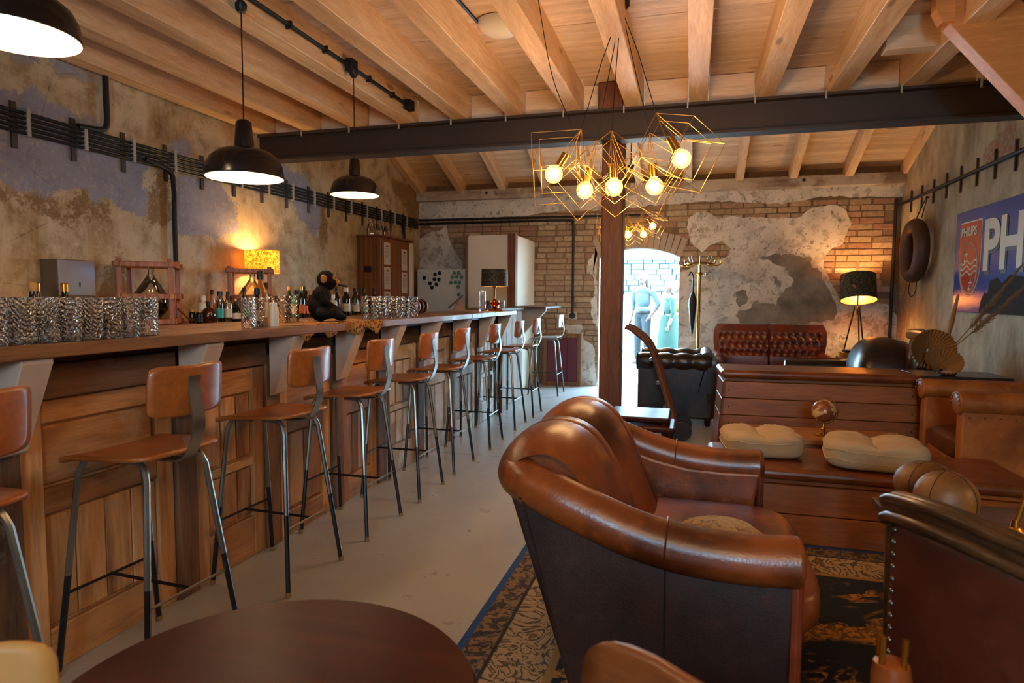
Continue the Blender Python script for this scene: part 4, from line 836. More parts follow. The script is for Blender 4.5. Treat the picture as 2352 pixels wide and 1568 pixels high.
MB().prism([(-.55-O.x, .69), (-.49-O.x, .70), (-.27-O.x, .05), (-.34-O.x, .05)], Y0+.06-O.y, Y1-.06-O.y, 'y').build('back_panel', MT['lth_side'], lv, bevel=.015)
MB().box(W(-.02, (Y0+Y1)/2, .17), (.58, Y1-Y0-.22, .24)).build('seat_base', MT['lth_tan'], lv, bevel=.03)
MB().ball(W(.04, (Y0+Y1)/2, .345), (.375, (Y1-Y0)/2-.125, .085), 40, 16, e=.45, e2=.38).build('seat_cushion', MT['lth_tan'], lv, True)
prof = bez([Vector((-.17, 0, .38)), Vector((-.23, 0, .52)), Vector((-.30, 0, .68)), Vector((-.37, 0, .775)), Vector((-.45, 0, .80)), Vector((-.53, 0, .77)), Vector((-.57, 0, .71)), Vector((-.55, 0, .67))], 5)
for ya, yb in ((Y0+.085, 2.425), (2.435, Y1-.085)):
    def lobe(u, v):
        f = u*(len(prof)-1); i = min(int(f), len(prof)-2); p = prof[i].lerp(prof[i+1], f-i); tg = (prof[i+1]-prof[i]).normalized(); nn = Vector((-tg.z, 0, tg.x))
        s = 2*v-1; bul = .062*(1-abs(s)**3.2)-.012*math.exp(-((v-.56)/.02)**2)
        zz = p-nn*bul; return W(zz.x, ya+(yb-ya)*v, zz.z)
    MB().grid(lobe, 40, 33).build('back_cushion', MT['lth_tan'], lv, True)
MB().prism([(p.x-O.x, p.z) for p in prof]+[(-.30-O.x, .38)], Y0+.115-O.y, Y1-.115-O.y, 'y').build('back_core', MT['lth_tan'], lv, bevel=.01)
for y, s_ in ((Y0, 1), (Y1, -1)):
    c0 = W(-.06, y+s_*.047, .575); MB().tube([c0+Vector((.01*sin(a)*.5, .0735*cos(a), .0735*sin(a))) for a in [i*2*pi/20 for i in range(20)]], .003, 5, closed=True).build('piping', MT['lth_red'], lv, True)
    MB().tube([W(-.06, y+s_*.018, .54), W(-.055, y+s_*.017, .05)], .0028, 5).build('piping', MT['black'], lv, True)
MB().tube(bez([W(x, Y0+.019, z-.004) for x, z in sp[:7]], 4), .003, 5).build('piping', MT['black'], lv, True)
for x, y in ((.24, Y0+.08), (.24, Y1-.08), (-.26, Y0+.08), (-.26, Y1-.08)): MB().lathe([(.02, 0.0), (.028, .06)], 10).build('foot', MT['mahog'], lv, True, loc=W(x, y, .0))
MT['crochet'] = plain('beige_crochet', '#b3936a', .9, .0, .35, 1.0)
def crochet(label, loc, rz, r):
    t = thing('crochet_cushion', label, 'cushion', loc, rz); MB().ball((0, 0, r*.42), (r, r*.8, r*.42), 20, 10).build('cover', MT['crochet'], t, True)
    rr = random.Random(3)
    for k in range(46):
        a = rr.random()*6.28; q = rr.random()*.95; pts = []
        for j in range(6): aa = a+j*.25; qq = q+j*.06*rr.choice((-1, 1)); qq = min(abs(qq), .95); pts.append((r*qq*cos(aa), r*.8*qq*sin(aa), r*.42*(1+sqrt(max(0, 1-qq*qq)))+.004))
        MB().tube(pts, .0075, 5).build('cord', MT['crochet'], t, True)
crochet('beige crochet cushion lying on the seat of the foreground loveseat', (.10, 2.20, .425), .3, .15)
crochet('small beige crochet bundle tucked against the loveseat backrest', (-.11, 2.28, .43), 1.2, .07)
# ------------------------------------------------------------------ other seats
def club(label, loc, rz, Wd, D, H, AH, m_in, m_out, roll=.075, tuft=0, chan=0, scal=0, cat='armchair', name='club_chair', wing=False, nails=0, seath=.42, arm_slope=0.0, rnd=.035):
    t = thing(name, label, cat, loc, rz); w2, d2 = Wd/2, D/2
    MB().box((0, 0, .19), (Wd-.1, D-.08, .24)).build('seat_base', m_out, t, bevel=.02)
    MB().ball((0, -.05, seath-.08), (w2-2*roll+.01, d2-.05, .085), 32, 12, e=.45, e2=.35).build('seat_cushion', m_in, t, True)
    for s_ in (-1, 1):
        x = s_*(w2-roll); n = 26
        pts = [(x, -d2+(D-.06)*i/n, AH-roll-arm_slope*(1-i/n)) for i in range(n+1)]
        rs = [roll*(1-(.16*abs(cos(pi*scal*i/n))**5 if scal else 0)) for i in range(n+1)]
        ar = MB().tube(pts, rs, 16).build('arm', m_out, t, True)
        MB().ball((x, -d2, AH-roll-arm_slope), (roll, .015, roll), 14, 8).build('arm_scroll', m_out, ar, True)
        MB().prism([(-d2+.01, .08), (d2-.05, .08), (d2-.05, AH-roll*1.3), (-d2+.01, AH-roll*1.3-arm_slope)], x-roll*.62, x+roll*.62, 'x').build('arm_panel', m_out, ar, bevel=.015)
        if nails:
            for k in range(nails): MB().ball((x+s_*roll*.66, -d2+.05+(D-.15)*k/(nails-1), AH-roll*2.15), .006, 6, 4).build('nail', MT['brass'], ar, True)
            for k in range(9): a = pi*k/8; MB().ball((x+roll*.85*cos(a), -d2-.014, AH-roll+roll*.85*sin(a)), .006, 6, 4).build('nail', MT['tube'], ar, True)
    bw = w2-(.03 if H > AH+.05 else .02)
    def back(u, v):
        s = 2*u-1; z = .34+(H-.34)*v; y = d2-.19+.09*v
        if wing: bwv = bw*(.90+.10*min(1, v*1.6)); cut = max(0, v-.80)/.2; bwv *= (1-.07*cut**2)
        else: cut = max(0, v-.75)/.25; bwv = bw*(1-(.05 if rnd < .1 else .16)*cut**2); z = .34+(H-.34)*v-(.06*abs(s)**6)*v-(.03 if rnd > .1 else 0)
        dep = .07*(1-abs(s)**4)*sin(pi*min(1, v*.9+.12))
        if tuft:
            gx = (s*tuft*2); gz = v*6.0
            row = math.floor(gz); ox = .5 if row % 2 else 0
            dx = gx-ox-round(gx-ox); dz = gz-row-.5
            if .36 < v < .82 and abs(s) < .88: dep -= .032*math.exp(-(dx*dx*8+dz*dz*7))
            dep -= .03*math.exp(-(s/.012)**2)
        if chan: dep += .018*abs(sin(pi*chan*u))-.012
        return (s*bwv, y-dep, z)
    MB().grid(back, 97 if tuft or chan else 40, 49 if tuft else 24).build('back_cushion', m_in, t, True)
    bb_ = MB(); pr = []
    for v in [i/12 for i in range(13)]:
        if wing: k = (.90+.10*min(1, v*1.6))*(1-.07*(max(0, v-.8)/.2)**2)
        else: k = (1-.05*(max(0, v-.75)/.25)**2)
        pr.append((bw*k, .34+(H-.34)*v-(0 if wing else .05*(v > .9))))
    ol = [(bw*.9, .08)]+pr+[(-a, b) for a, b in pr[::-1]]+[(-bw*.9, .08)]
    if rnd > .1: MB().ball((0, d2-.27, .54), (bw, .26, H-.54), 32, 18, e=.8, e2=.5).build('back_shell', m_out, t, True)
    else: bb_.prism(ol, d2-.105, d2-.02, 'y').build('back_shell', m_out, t, bevel=rnd, seg=4)
    if H > AH-.02 and not wing and rnd < .1: MB().tube([(-bw+.03, d2-.11, H-.045), (0, d2-.11, H-.03), (bw-.03, d2-.11, H-.045)], .062, 12).build('top_roll', m_out, t, True)
    for x in (-w2+.09, w2-.09):
        for y in (-d2+.07, d2-.09): MB().lathe([(.02, 0), (.03, .03), (.032, .09)], 10).build('foot', MT['mahog'], t, True, loc=(x, y, 0))
    return t
club('oxblood tufted two seat sofa with curved wings against the back wall', (.95, 8.5, 0), 0, 1.42, .8, .97, .62, MT['lth_red'], MT['lth_red'], tuft=4, cat='sofa', name='wing_sofa', wing=True)
club('black brown chesterfield armchair by the doorway with scalloped roll arms', (-.14, 7.05, 0), -pi/2, .86, .80, .74, .74, MT['lth_dark'], MT['lth_dark'], roll=.095, scal=4, tuft=3, name='chesterfield_chair')
club('dark brown rounded club chair facing left behind the long vaulting box', (1.43, 6.66, 0), -pi/2-.08, .92, 1.06, .95, .705, MT['lth_brown'], MT['lth_dark'], roll=.085, arm_slope=.03, rnd=.12)
club('black channel backed armchair in the far right corner', (2.12, 7.85, 0), -pi/2, .78, .76, .95, .60, MT['lth_dark'], MT['lth_dark'], chan=9, name='channel_chair')
club('brown leather armchair with side panel coloured amber as if lamplit and nail trim at right', (2.02, 4.72, 0), -pi/2, .78, .94, .96, .75, MT['lth_brown'], MT['lth_lamplit'], roll=.07, nails=11, seath=.46)
# ------------------------------------------------------------------ vaulting boxes used as table and bench
def vault(label, loc, rz, Ln, D, H, rows, lip=.09):
    t = thing('vaulting_box', label, 'vaulting box', loc, rz); hb = H-lip; ph = hb/rows
    k = lambda z: .05*(1-z/H)
    MB().bb(-Ln/2+.03, Ln/2-.03, -D/2+.03, D/2-.03, .01, hb).build('core', MT['dark'], t)
    for r in range(rows):
        z0, z1 = r*ph+.003, (r+1)*ph-.002; e0, e1 = k(z0), k(z1)
        for s_ in (-1, 1):
            q = [(-Ln/2-e0, s_*(D/2+e0*.6), z0), (Ln/2+e0, s_*(D/2+e0*.6), z0), (Ln/2+e1, s_*(D/2+e1*.6), z1), (-Ln/2-e1, s_*(D/2+e1*.6), z1)]
            i_ = [(a, b-s_*.028, c) for a, b, c in q]; MB().add(q+i_, [(0, 1, 2, 3), (7, 6, 5, 4), (0, 4, 5, 1), (1, 5, 6, 2), (2, 6, 7, 3), (3, 7, 4, 0)]).build('plank', MT['vault'], t, bevel=.003, seg=1)
            q = [(s_*(Ln/2+e0), -D/2-e0*.6, z0), (s_*(Ln/2+e0), D/2+e0*.6, z0), (s_*(Ln/2+e1), D/2+e1*.6, z1), (s_*(Ln/2+e1), -D/2-e1*.6, z1)]
            i_ = [(a-s_*.028, b, c) for a, b, c in q]; MB().add(q+i_, [(0, 1, 2, 3), (7, 6, 5, 4), (0, 4, 5, 1), (1, 5, 6, 2), (2, 6, 7, 3), (3, 7, 4, 0)]).build('end_plank', MT['vault'], t, bevel=.003, seg=1)
            for xx in (-Ln/2+.04, Ln/2-.04): MB().ball((xx, s_*(D/2+e0*.6+.001), (z0+z1)/2), (.006, .003, .006), 6, 4).build('nail', MT['iron'], t, True)
    MB().box((0, 0, hb+.012), (Ln-.02, D-.02, .024)).build('frame_board', MT['vault'], t, bevel=.004)
    MB().box((0, 0, hb+.024+(lip-.024)/2), (Ln+.05, D+.06, lip-.024)).build('leather_pad', MT['lth_pad'], t, bevel=.032, seg=4)
    return t
vault('low vaulting box bench with brown leather pad carrying the beige cushions', (.88, 3.88, 0), 0, 1.50, .52, .40, 2)
vault('taller plank vaulting box with leather pad standing behind the small globe', (.915, 5.47, 0), .045, 1.36, .46, .745, 5)
lt = thing('low_table', 'low honey coloured wooden table under the small globe', 'table', (.85, 4.52, 0))
MB().box((0, 0, .40), (.95, .40, .035)).build('table_top', MT['honey'], lt, bevel=.005)
MB().box((0, -.17, .345), (.86, .02, .07)).build('apron', MT['honey'], lt); MB().box((0, .17, .345), (.86, .02, .07)).build('apron', MT['honey'], lt)
for x in (-.43, .43):
    for y in (-.165, .165): MB().box((x, y, .19), (.05, .05, .38)).build('leg', MT['honey'], lt, bevel=.005)
gl = thing('desk_globe', 'small brown desk globe on a brass stand', 'globe', (.83, 4.47, .418))
t = NT('globe_map'); v = t.co(rnd=False); n = t.noise(v, 13, 5, .55); MT['map'] = t.bsdf(t.mix('#7a3f1e', '#c9a06a', t.ramp(n, [(.5, 0.0), (.54, 1.0)])), .35)
MB().lathe([(.055, 0), (.055, .008), (.03, .016), (.012, .03), (.018, .045), (.008, .06), (.008, .085)], 18).build('stand', MT['brass'], gl, True)
MB().ball((0, 0, .16), .073, 24, 14).build('sphere', MT['map'], gl, True)
MB().tube([(.085*cos(a), 0, .16+.085*sin(a)) for a in [rad(-115+i*12) for i in range(18)]], .004, 6).build('meridian', MT['brass'], gl, True)
MT['linen'] = plain('beige_linen', '#a98c68', .95, .0, .12, .6)
def soft(label, loc, rz, sx, sy, sz):
    t = thing('seat_pad', label, 'cushion', loc, rz); sg = lambda x, p: math.copysign(abs(x)**p, x); n, m = 64, 28; mb = MB(); vs = []; fs = []
    for j in range(m+1):
        ph = -pi/2+pi*j/m
        for i in range(n):
            th_ = 2*pi*i/n; x = sg(cos(ph), .32)*sg(cos(th_), .45); y = sg(cos(ph), .32)*sg(sin(th_), .45); z = sg(sin(ph), .5)
            rr_ = min(1, max(abs(x), abs(y)));
            if z > 0:
                z *= (1-.55*math.exp(-(x/.16)**2)*(1-.45*abs(y)))*(1-.45*math.exp(-(y/.16)**2)*(1-.45*abs(x)))
                z += .09*noise.noise((x*3+loc[0]*5, y*3, 2))+.10*noise.noise((x*8, y*8+loc[0], 4))*rr_
            vs.append((x*sx, y*sy, sz*(1+z)))
    for j in range(m):
        for i in range(n): fs.append((j*n+i, j*n+(i+1) % n, (j+1)*n+(i+1) % n, (j+1)*n+i))
    mb.add(vs, fs).build('cover', MT['linen'], t, True)
    for zz in (.7, 1.35):
        MB().tube([(sx*1.0*sg(cos(a), .45), sy*1.0*sg(sin(a), .45), sz*zz+.006*sin(a*5)) for a in [2*pi*i/48 for i in range(48)]], .0035, 5, closed=True).build('piping', MT['linen'], t, True)
    return t
soft('beige tufted seat cushion nearest the loveseat on the low vaulting box', (.40, 3.95, .40), .12, .215, .20, .07)
soft('larger beige tufted cushion in the middle of the low vaulting box', (.96, 3.80, .40), -.12, .245, .19, .078)
# ------------------------------------------------------------------ rug
hx, hy = 1.46, 1.38
t = NT('oriental_rug'); v = t.co(rnd=False); sx = t.n('SeparateXYZ', {0: v}); ax_ = t.mth('ABSOLUTE', sx.outputs[0]); ay_ = t.mth('ABSOLUTE', sx.outputs[1])
d = t.mth('MINIMUM', t.mth('SUBTRACT', hx, ax_), t.mth('SUBTRACT', hy, ay_))
nz = t.noise(v, 5.0, 3, .5, 2.2); nf = t.noise(v, 22.0, 3, .6, 1.5); vo = t.n('TexVoronoi', {'Vector': v, 'Scale': 5.0}).outputs[0]
scr = t.ramp(t.mth('SINE', t.mth('MULTIPLY', nz, 46.0)), [(.35, 0.0), (.6, 1.0)]); leaf = t.ramp(nf, [(.46, 0.0), (.52, 1.0)])
cream = t.mix('#9a7c58', t.mix('#4a3416', '#1c1b22', leaf), t.mth('MULTIPLY', scr, .85))
band = t.mix('#7a5a34', '#2a2420', t.ramp(t.noise(v, 30, 3, .6, .8), [(.45, 0.0), (.55, 1.0)]))
rad_ = t.n('VectorMath', {0: v}, operation='LENGTH').outputs['Value']
ring = t.ramp(t.mth('ADD', rad_, t.mth('MULTIPLY', nf, .1)), [(.44, 0.0), (.46, 1.0), (.56, 1.0), (.58, 0.0)])
fm = t.mth('MULTIPLY', t.ramp(t.mth('SINE', t.mth('MULTIPLY', t.noise(v, 1.9, 3, .5, 2.6), 34.0)), [(.45, 0.0), (.6, 1.0)]), t.ramp(vo, [(.35, 1.0), (.6, 0.0)]))
gold = t.mix('#a8702a', '#64400f', leaf)
field = t.mix('#0a0f1e', gold, t.mth('MAXIMUM', fm, ring))
def step(t, d, x): return t.ramp(t.mth('MULTIPLY', d, 1.0), [(x-.002, 0.0), (x+.002, 1.0)])
c = t.mix('#0d3a72', band, step(t, d, .032)); c = t.mix(c, '#17151a', step(t, d, .135)); c = t.mix(c, cream, step(t, d, .15)); c = t.mix(c, '#8a6430', step(t, d, .355)); c = t.mix(c, field, step(t, d, .385))
MT['rug'] = t.bsdf(c, .95, bump=t.noise(v, 180, 2), bs=.5, bd=.004)
meta(MB().bb(-hx, hx, -hy, hy, 0, .006).build('rug', MT['rug'], loc=(.645, 2.2, .0002), bevel=.002), 'navy oriental rug with cream scroll border under the loveseat', 'rug')
# ------------------------------------------------------------------ front tables and chairs
rt_ = thing('round_table', 'dark polished round coffee table cut by the bottom edge', 'table', (-.765, .985, .0065))
MB().lathe([(.001, .505), (.39, .505), (.405, .512), (.408, .522), (.402, .53), (.001, .53)], 72).build('table_top', MT['mahog'], rt_, True)
MB().lathe([(.2, 0), (.2, .02), (.06, .04), (.035, .1), (.05, .25), (.03, .4), (.12, .49), (.12, .506)], 24).build('pedestal', MT['mahog'], rt_, True)
def plychair(label, c, rz, m):
    t = thing('plywood_chair', label, 'chair', (c[0], c[1], 0), rz)
    disk(lambda u, v: (.225*u, -.03*u*u+.01*v, c[2]-.10+.10*v), e=.42).build('backrest', m, t, True, solid=.013)
    disk(lambda u, v: (.19*u, .24+.19*v, .45+.01*u*u), e=.45).build('seat', m, t, True, solid=.013)
    for s_ in (-1, 1):
        MB().tube(bez([(s_*.15, .02, c[2]-.12), (s_*.16, .03, .6), (s_*.17, .06, .44), (s_*.19, .0, .01)], 6), .011, 8).build('leg', MT['tubed'], t, True)
        MB().tube([(s_*.17, .36, .44), (s_*.19, .42, .01)], .011, 8).build('leg', MT['tubed'], t, True)
plychair('brown plywood chair back at the bottom edge before the loveseat', (.05, .712, .85), -.75, MT['chairply'])
MT['palechair'] = plain('pale_beech', '#b98a4c', .45)
plychair('pale beech chair back peeking in at the bottom left corner', (-1.215, .66, .71), .9, MT['palechair'])
ac = thing('nailhead_chair', 'chestnut leather chair with carved top rail and nailheads at lower right', 'chair', (.545, 1.425, .0065), rad(117))
def bk(u, v): s = 2*u-1; return (.175*s, -.0+.035*(1-s*s), .22+.60*v+.02*(1-s*s)*v)
MB().grid(bk, 20, 12).build('back_leather', MT['lth_chair'], ac, True, solid=.05)
crest = [(-.205, .005, .815), (-.17, .012, .835), (-.08, .04, .852), (0, .048, .857), (.08, .04, .852), (.17, .012, .835), (.205, .0, .82)]
MB().tube(bez([Vector(p)+Vector((0, 0, .0)) for p in crest], 6), .034, 12, flat=.8).build('top_rail', MT['carve'], ac, True)
MB().tube(bez([Vector(p)+Vector((0, .024, -.022)) for p in crest], 6), .014, 10).build('rail_bead', MT['carve'], ac, True)
MB().tube(bez([Vector(p)+Vector((0, .026, .02)) for p in crest], 6), .012, 10).build('rail_bead', MT['carve'], ac, True)
for s_ in (-1, 1):
    MB().tube([(s_*.195, .0, .82), (s_*.19, .0, .5), (s_*.185, .0, .0)], [.024, .02, .018], 10).build('stile', MT['carve'], ac, True)
    MB().tube([(s_*.19, -.40, .0), (s_*.19, -.40, .44)], .02, 10).build('leg', MT['carve'], ac, True)
nm = MB().ball((0, 0, 0), .0062, 8, 5).mesh('nail', True); nm.materials.append(plain('dark_nail', '#6b665e', .3, .9))
for k in range(17): s = -1+2*k/16; inst(nm, 'nail', ac, (.165*s, .035*(1-s*s)+.027, .80+.02*(1-s*s)-.012*(abs(s) > .9)))
for s_ in (-1, 1):
    for k in range(20): inst(nm, 'nail', ac, (s_*.166, .03, .785-.028*k))
MB().ball((0, -.2, .42), (.2, .21, .05), 24, 8, e=.5).build('seat', MT['lth_chair'], ac, True)
MB().box((0, -.2, .37), (.40, .42, .06)).build('seat_rail', MT['carve'], ac, bevel=.01)
rh = thing('rod_holder', 'leather wrapped post with three brass rods beside the nailhead chair', 'rod holder', (.395, 1.37, .0065))
MB().lathe([(.036, 0), (.036, .55), (.032, .578), (.02, .585), (.001, .585)], 20).build('leather_case', MT['lth_tan'], rh, True)
for a in (2.4, 3.7, 5.4): MB().tube([(.022*cos(a), .022*sin(a), .5), (.026*cos(a), .026*sin(a), .638)], .0062, 8).build('rod', MT['brass'], rh, True)
st = thing('side_table', 'dark side table carrying the leather balls and brass lamp', 'table', (1.16, 2.56, .0065))
MB().box((0, 0, .465), (.86, .66, .03)).build('table_top', MT['carve'], st, bevel=.006); MB().box((0, 0, .42), (.74, .54, .06)).build('apron', MT['carve'], st)
for x in (-.36, .36):
    for y in (-.26, .26): MB().lathe([(.018, 0), (.022, .2), (.03, .40), (.03, .45)], 10).build('leg', MT['carve'], st, True, loc=(x, y, 0))
def lball(label, loc, r, sc=(1, 1, 1)):
    t = thing('leather_ball', label, 'ball', loc); MB().ball((0, 0, 0), tuple(r*q for q in sc), 28, 18).build('skin', MT['ballth'], t, True)
    for k in range(2): a = k*pi/2+.75; MB().tube([(r*1.001*sc[0]*cos(b)*cos(a), r*1.001*sc[1]*cos(b)*sin(a), r*1.001*sc[2]*sin(b)) for b in [2*pi*i/36 for i in range(36)]], .0012, 4, closed=True).build('seam', MT['black'], t, True)
lball('old tan leather medicine ball on the dark side table', (.885, 2.57, .590), .102)
lball('second flatter leather ball half hidden behind the medicine ball', (.895, 2.80, .579), .108, (1.05, .95, .84))
ds = thing('desk_lamp', 'lit brass desk lamp whose gold foot shows at the right edge', 'lamp', (1.07, 2.50, .487))
MB().lathe([(.085, 0), (.087, .008), (.07, .016), (.035, .026), (.014, .045), (.011, .07)], 28).build('lamp_foot', MT['brass'], ds, True)
MB().tube(bez([(0, 0, .05), (.05, 0, .22), (.16, -.01, .40), (.30, -.02, .47), (.40, -.02, .44)], 6), .009, 8).build('arm', MT['brass'], ds, True)
MB().lathe([(.085, -.07), (.07, -.02), (.04, .02), (.02, .035), (.018, .035), (.037, .017), (.067, -.022), (.082, -.07)], 24, closed=True).build('lamp_shade', MT['brass'], ds, True, loc=(.42, -.02, .43))
MB().ball((.42, -.02, .40), .03, 12, 8).build('bulb', MT['bulb2'], ds, True)
nt = thing('nest_table', 'pair of nested glossy low tables beside the oak post', 'table', (-.36, 4.80, 0))
for dx, dy, h, s in ((0, 0, .45, 1.0), (.07, -.10, .395, .86)):
    MB().box((dx, dy, h-.02), (.44*s, .44*s, .04)).build('table_top', MT['mahog'], nt, bevel=.012, seg=3)
    for x in (-1, 1):
        for y in (-1, 1): MB().box((dx+x*.18*s, dy+y*.18*s, (h-.04)/2), (.03, .03, h-.04)).build('leg', MT['mahog'], nt, bevel=.004)
# ------------------------------------------------------------------ things along the back and right walls
MT['burg'] = plain('burgundy_paint', '#5a1020', .4, .0, .15)
rd = thing('door_panel', 'burgundy panel in a brown frame leaning at the foot of the brick wall', 'panel', (-1.83, 9.17, 0))
for x in (-.255, .255): MB().box((x, 0, .385), (.06, .03, .77)).build('stile', MT['cab'], rd, bevel=.004)
for z in (.03, .74): MB().box((0, 0, z), (.45, .03, .06)).build('rail', MT['cab'], rd, bevel=.004)
for x in (-.15, 0, .15): MB().box((x, .004, .385), (.143, .018, .65)).build('board', MT['burg'], rd, bevel=.004)
ck = thing('coat_rack', 'brass coat rack beside the doorway with a black umbrella', 'coat rack', (.075, 8.9, 0))
MB().tube([(0, 0, .03), (0, 0, 1.76)], .02, 12).build('pole', MT['brass'], ck, True)
MB().lathe([(.19, 0), (.19, .02), (.08, .035), (.03, .06)], 24).build('base', MT['brass'], ck, True)
MB().lathe([(.03, 1.60), (.05, 1.62), (.03, 1.64)], 12).build('collar', MT['brass'], ck, True)
MB().lathe([(.03, 1.74), (.17, 1.745), (.175, 1.765), (.10, 1.775), (.03, 1.79)], 20).build('crown', MT['brass'], ck, True)
for k in range(8):
    a = k*pi/4; r_ = lambda r, z: (r*cos(a), r*sin(a), z)
    MB().tube(bez([r_(.1, 1.76), r_(.2, 1.73), r_(.26, 1.75), r_(.27, 1.79)], 5), .009, 8).build('hook', MT['brass'], ck, True)
    MB().tube([r_(.12, 1.77), r_(.15, 1.85)], .006, 6).build('peg', MT['tube'], ck, True)
for k in range(4): a = k*pi/2; MB().tube(bez([(.03*cos(a), .03*sin(a), 1.62), (.07*cos(a), .07*sin(a), 1.59), (.08*cos(a), .08*sin(a), 1.63)], 4), .006, 6).build('hook', MT['tube'], ck, True)
um = thing('umbrella', 'folded black umbrella hanging on the coat rack', 'umbrella', (-.005, 8.86, .78))
MB().lathe([(.004, 0), (.03, .18), (.052, .42), (.05, .50), (.025, .58), (.01, .6)], 14).build('canopy', MT['black'], um, True)
MB().tube(bez([(0, 0, .55), (0, 0, .72), (-.0, 0, .8), (-.03, 0, .86), (-.06, 0, .82)], 5), .011, 8).build('handle', MT['black'], um, True)
fp = thing('floor_lamp', 'tripod floor lamp with dark foliage shade glowing by the right corner', 'lamp', (1.985, 8.88, 0))
drum(fp, .205, 1.275, 1.60, MT['shadedark'], MT['shadegold'], 1.44, .05, .97, MT['bulb2'], tilt=rad(-16))
for k in range(3): a = k*2*pi/3+.6; MB().tube([(.03*cos(a), .03*sin(a), 1.2), (.26*cos(a), .26*sin(a), 0)], .009, 8).build('leg', MT['tubed'], fp, True)
MB().tube([(0, 0, 1.1), (0, 0, 1.56)], .01, 8).build('stem', MT['tubed'], fp, True); MB().lathe([(.035, 1.17), (.035, 1.21)], 12).build('joint', MT['brass'], fp, True)
meta(MB().box((0, 0, .30), (.3, .3, .6)).build('plinth', MT['carve'], loc=(1.85, 8.45, 0), bevel=.005), 'dark wooden plinth beside the oxblood sofa', 'plinth')
meta(MB().box((0, 0, .03), (.24, .18, .06)).build('book', plain('yellow_cover', '#b98a3a', .6), loc=(1.85, 8.45, .6), bevel=.004), 'thick yellow book lying on the plinth by the floor lamp', 'book')
meta(MB().box((0, 0, .015), (.2, .17, .03)).build('book', MT['iron'], loc=(1.86, 8.45, .66), bevel=.004), 'thin dark book lying on top of the yellow book', 'book')
hd = thing('sack_truck', 'antique wooden sack truck with curved handles leaning by the post', 'sack truck', (-.33, 6.12, 0), -pi/2)
for s_ in (-1, 1):
    x = s_*.14
    MB().tube(bez([(x, .22, .06), (x, .12, .38), (x, .02, .70), (x-.0, -.06, .88), (x, -.20, 1.0), (x, -.27, 1.03)], 6), [.026]*25+[.024]*6, 10).build('handle', MT['post'], hd, True)
    MB().lathe([(.085, -.02), (.09, 0), (.085, .02)], 20).build('wheel', MT['iron'], hd, True, loc=(s_*.19, .26, .09), rot=(0, rad(90), 0))
for z, y in ((.30, .145), (.52, .075), (.74, .01)): MB().tube(bez([(-.14, y, z), (0, y-.05, z-.02), (.14, y, z)], 5), .018, 8).build('crossbar', MT['tubed'], hd, True)
MB().box((0, .16, .045), (.32, .16, .014)).build('toe_plate', MT['iron'], hd)
# life ring
lr = thing('life_ring', 'old brown leather ring hanging by a rope on the right wall', 'life ring', (2.41, 8.30, 1.85))
MB().tube([(0, .26*cos(a), .285*sin(a)) for a in [2*pi*i/40 for i in range(40)]], .08, 16, closed=True).build('ring', leather('old_ring_leather', '#4a2a18', '#2a170d', '#6a4228', .6), lr, True)
MB().tube(bez([(.03, -.1, .36), (.09, -.03, .56), (.1, 0, .60), (.09, .03, .56), (.03, .1, .36)], 6), .006, 6).build('rope', MT['rope'], lr, True)
MB().tube(bez([(.0, .08, -.32), (.0, .12, -.45), (0, .02, -.52), (0, -.12, -.46), (0, -.15, -.32), (0, -.33, -.22), (0, -.36, 0)], 6), .006, 6).build('rope', MT['rope'], lr, True)
MB().lathe([(.012, 0), (.012, .03)], 8).build('peg', MT['iron'], lr, True, loc=(.09, 0, .60), rot=(0, rad(90), 0))
# enamel sign
MT['sblue'] = plain('blue_enamel', '#12408c', .22, .0, .12); MT['sred'] = plain('red_enamel', '#a32a20', .25, .0, .1); MT['sltr'] = plain('sign_white', '#bcb9ae', .35, .0, .05); MT['shad'] = plain('sign_shadow', '#1a1a22', .4)
sg_ = thing('enamel_sign', 'blue enamel advertising sign with white letters and red shield', 'sign', (2.535, 7.40, 1.66))
MB().bb(-.02, 0, -3.4, 0, -.485, .49).build('plate', MT['sblue'], sg_, bevel=.006)
RP = [(-.62, -.483), (-.66, -.36), (-.72, -.30), (-.78, -.31), (-.82, -.2), (-.95, -.17), (-1.05, -.22), (-1.2, -.15), (-1.6, -.2), (-2.4, -.25), (-3.4, -.2), (-3.4, -.483)]
MB().prism(RP, -.0225, -.0195, 'x').build('rust_patch', plain('rusted_enamel', '#1e1613', .95, .0, .4), sg_)
TX = Matrix(((0, 0, -1), (-1, 0, 0), (0, 1, 0)))
def text(body, size, y, z, x, mat, par, name, off=.0, ext=.002, sx=1.0):
    cu = bpy.data.curves.new(name, 'FONT'); cu.body = body; cu.size = size; cu.extrude = ext; cu.offset = off; cu.materials.append(mat)
    o = bpy.data.objects.new(name, cu); COL.objects.link(o); dg = bpy.context.evaluated_depsgraph_get(); me = bpy.data.meshes.new_from_object(o.evaluated_get(dg)); bpy.data.objects.remove(o)
    o = bpy.data.objects.new(name, me); COL.objects.link(o); o.parent = par; m = TX.to_4x4(); m.translation = (x, y, z); o.matrix_local = m @ Matrix.Diagonal((sx, 1, 1, 1)); return o
text('PHILIPS', .62, -.665, -.115, -.021, MT['shad'], sg_, 'letter_shadow', .022); text('PHILIPS', .62, -.645, -.085, -.025, MT['sltr'], sg_, 'lettering', .018)
def shp(k, n=20):
    # shield outline: straight top, sides running into a pointed round foot
    pts = [(-.245*k, .36*k), (.245*k, .36*k), (.245*k, -.02*k)]
    pts += [(.245*k*cos(a), -.02*k-.33*k*sin(a)) for a in [pi*i/n for i in range(1, n)]]+[(-.245*k, -.02*k)]; return pts
def flat(poly, x0, x1, mat, name, par, cy, cz): return MB().prism([(-u+cy, v+cz) for u, v in poly], x0, x1, 'x').build(name, mat, par)
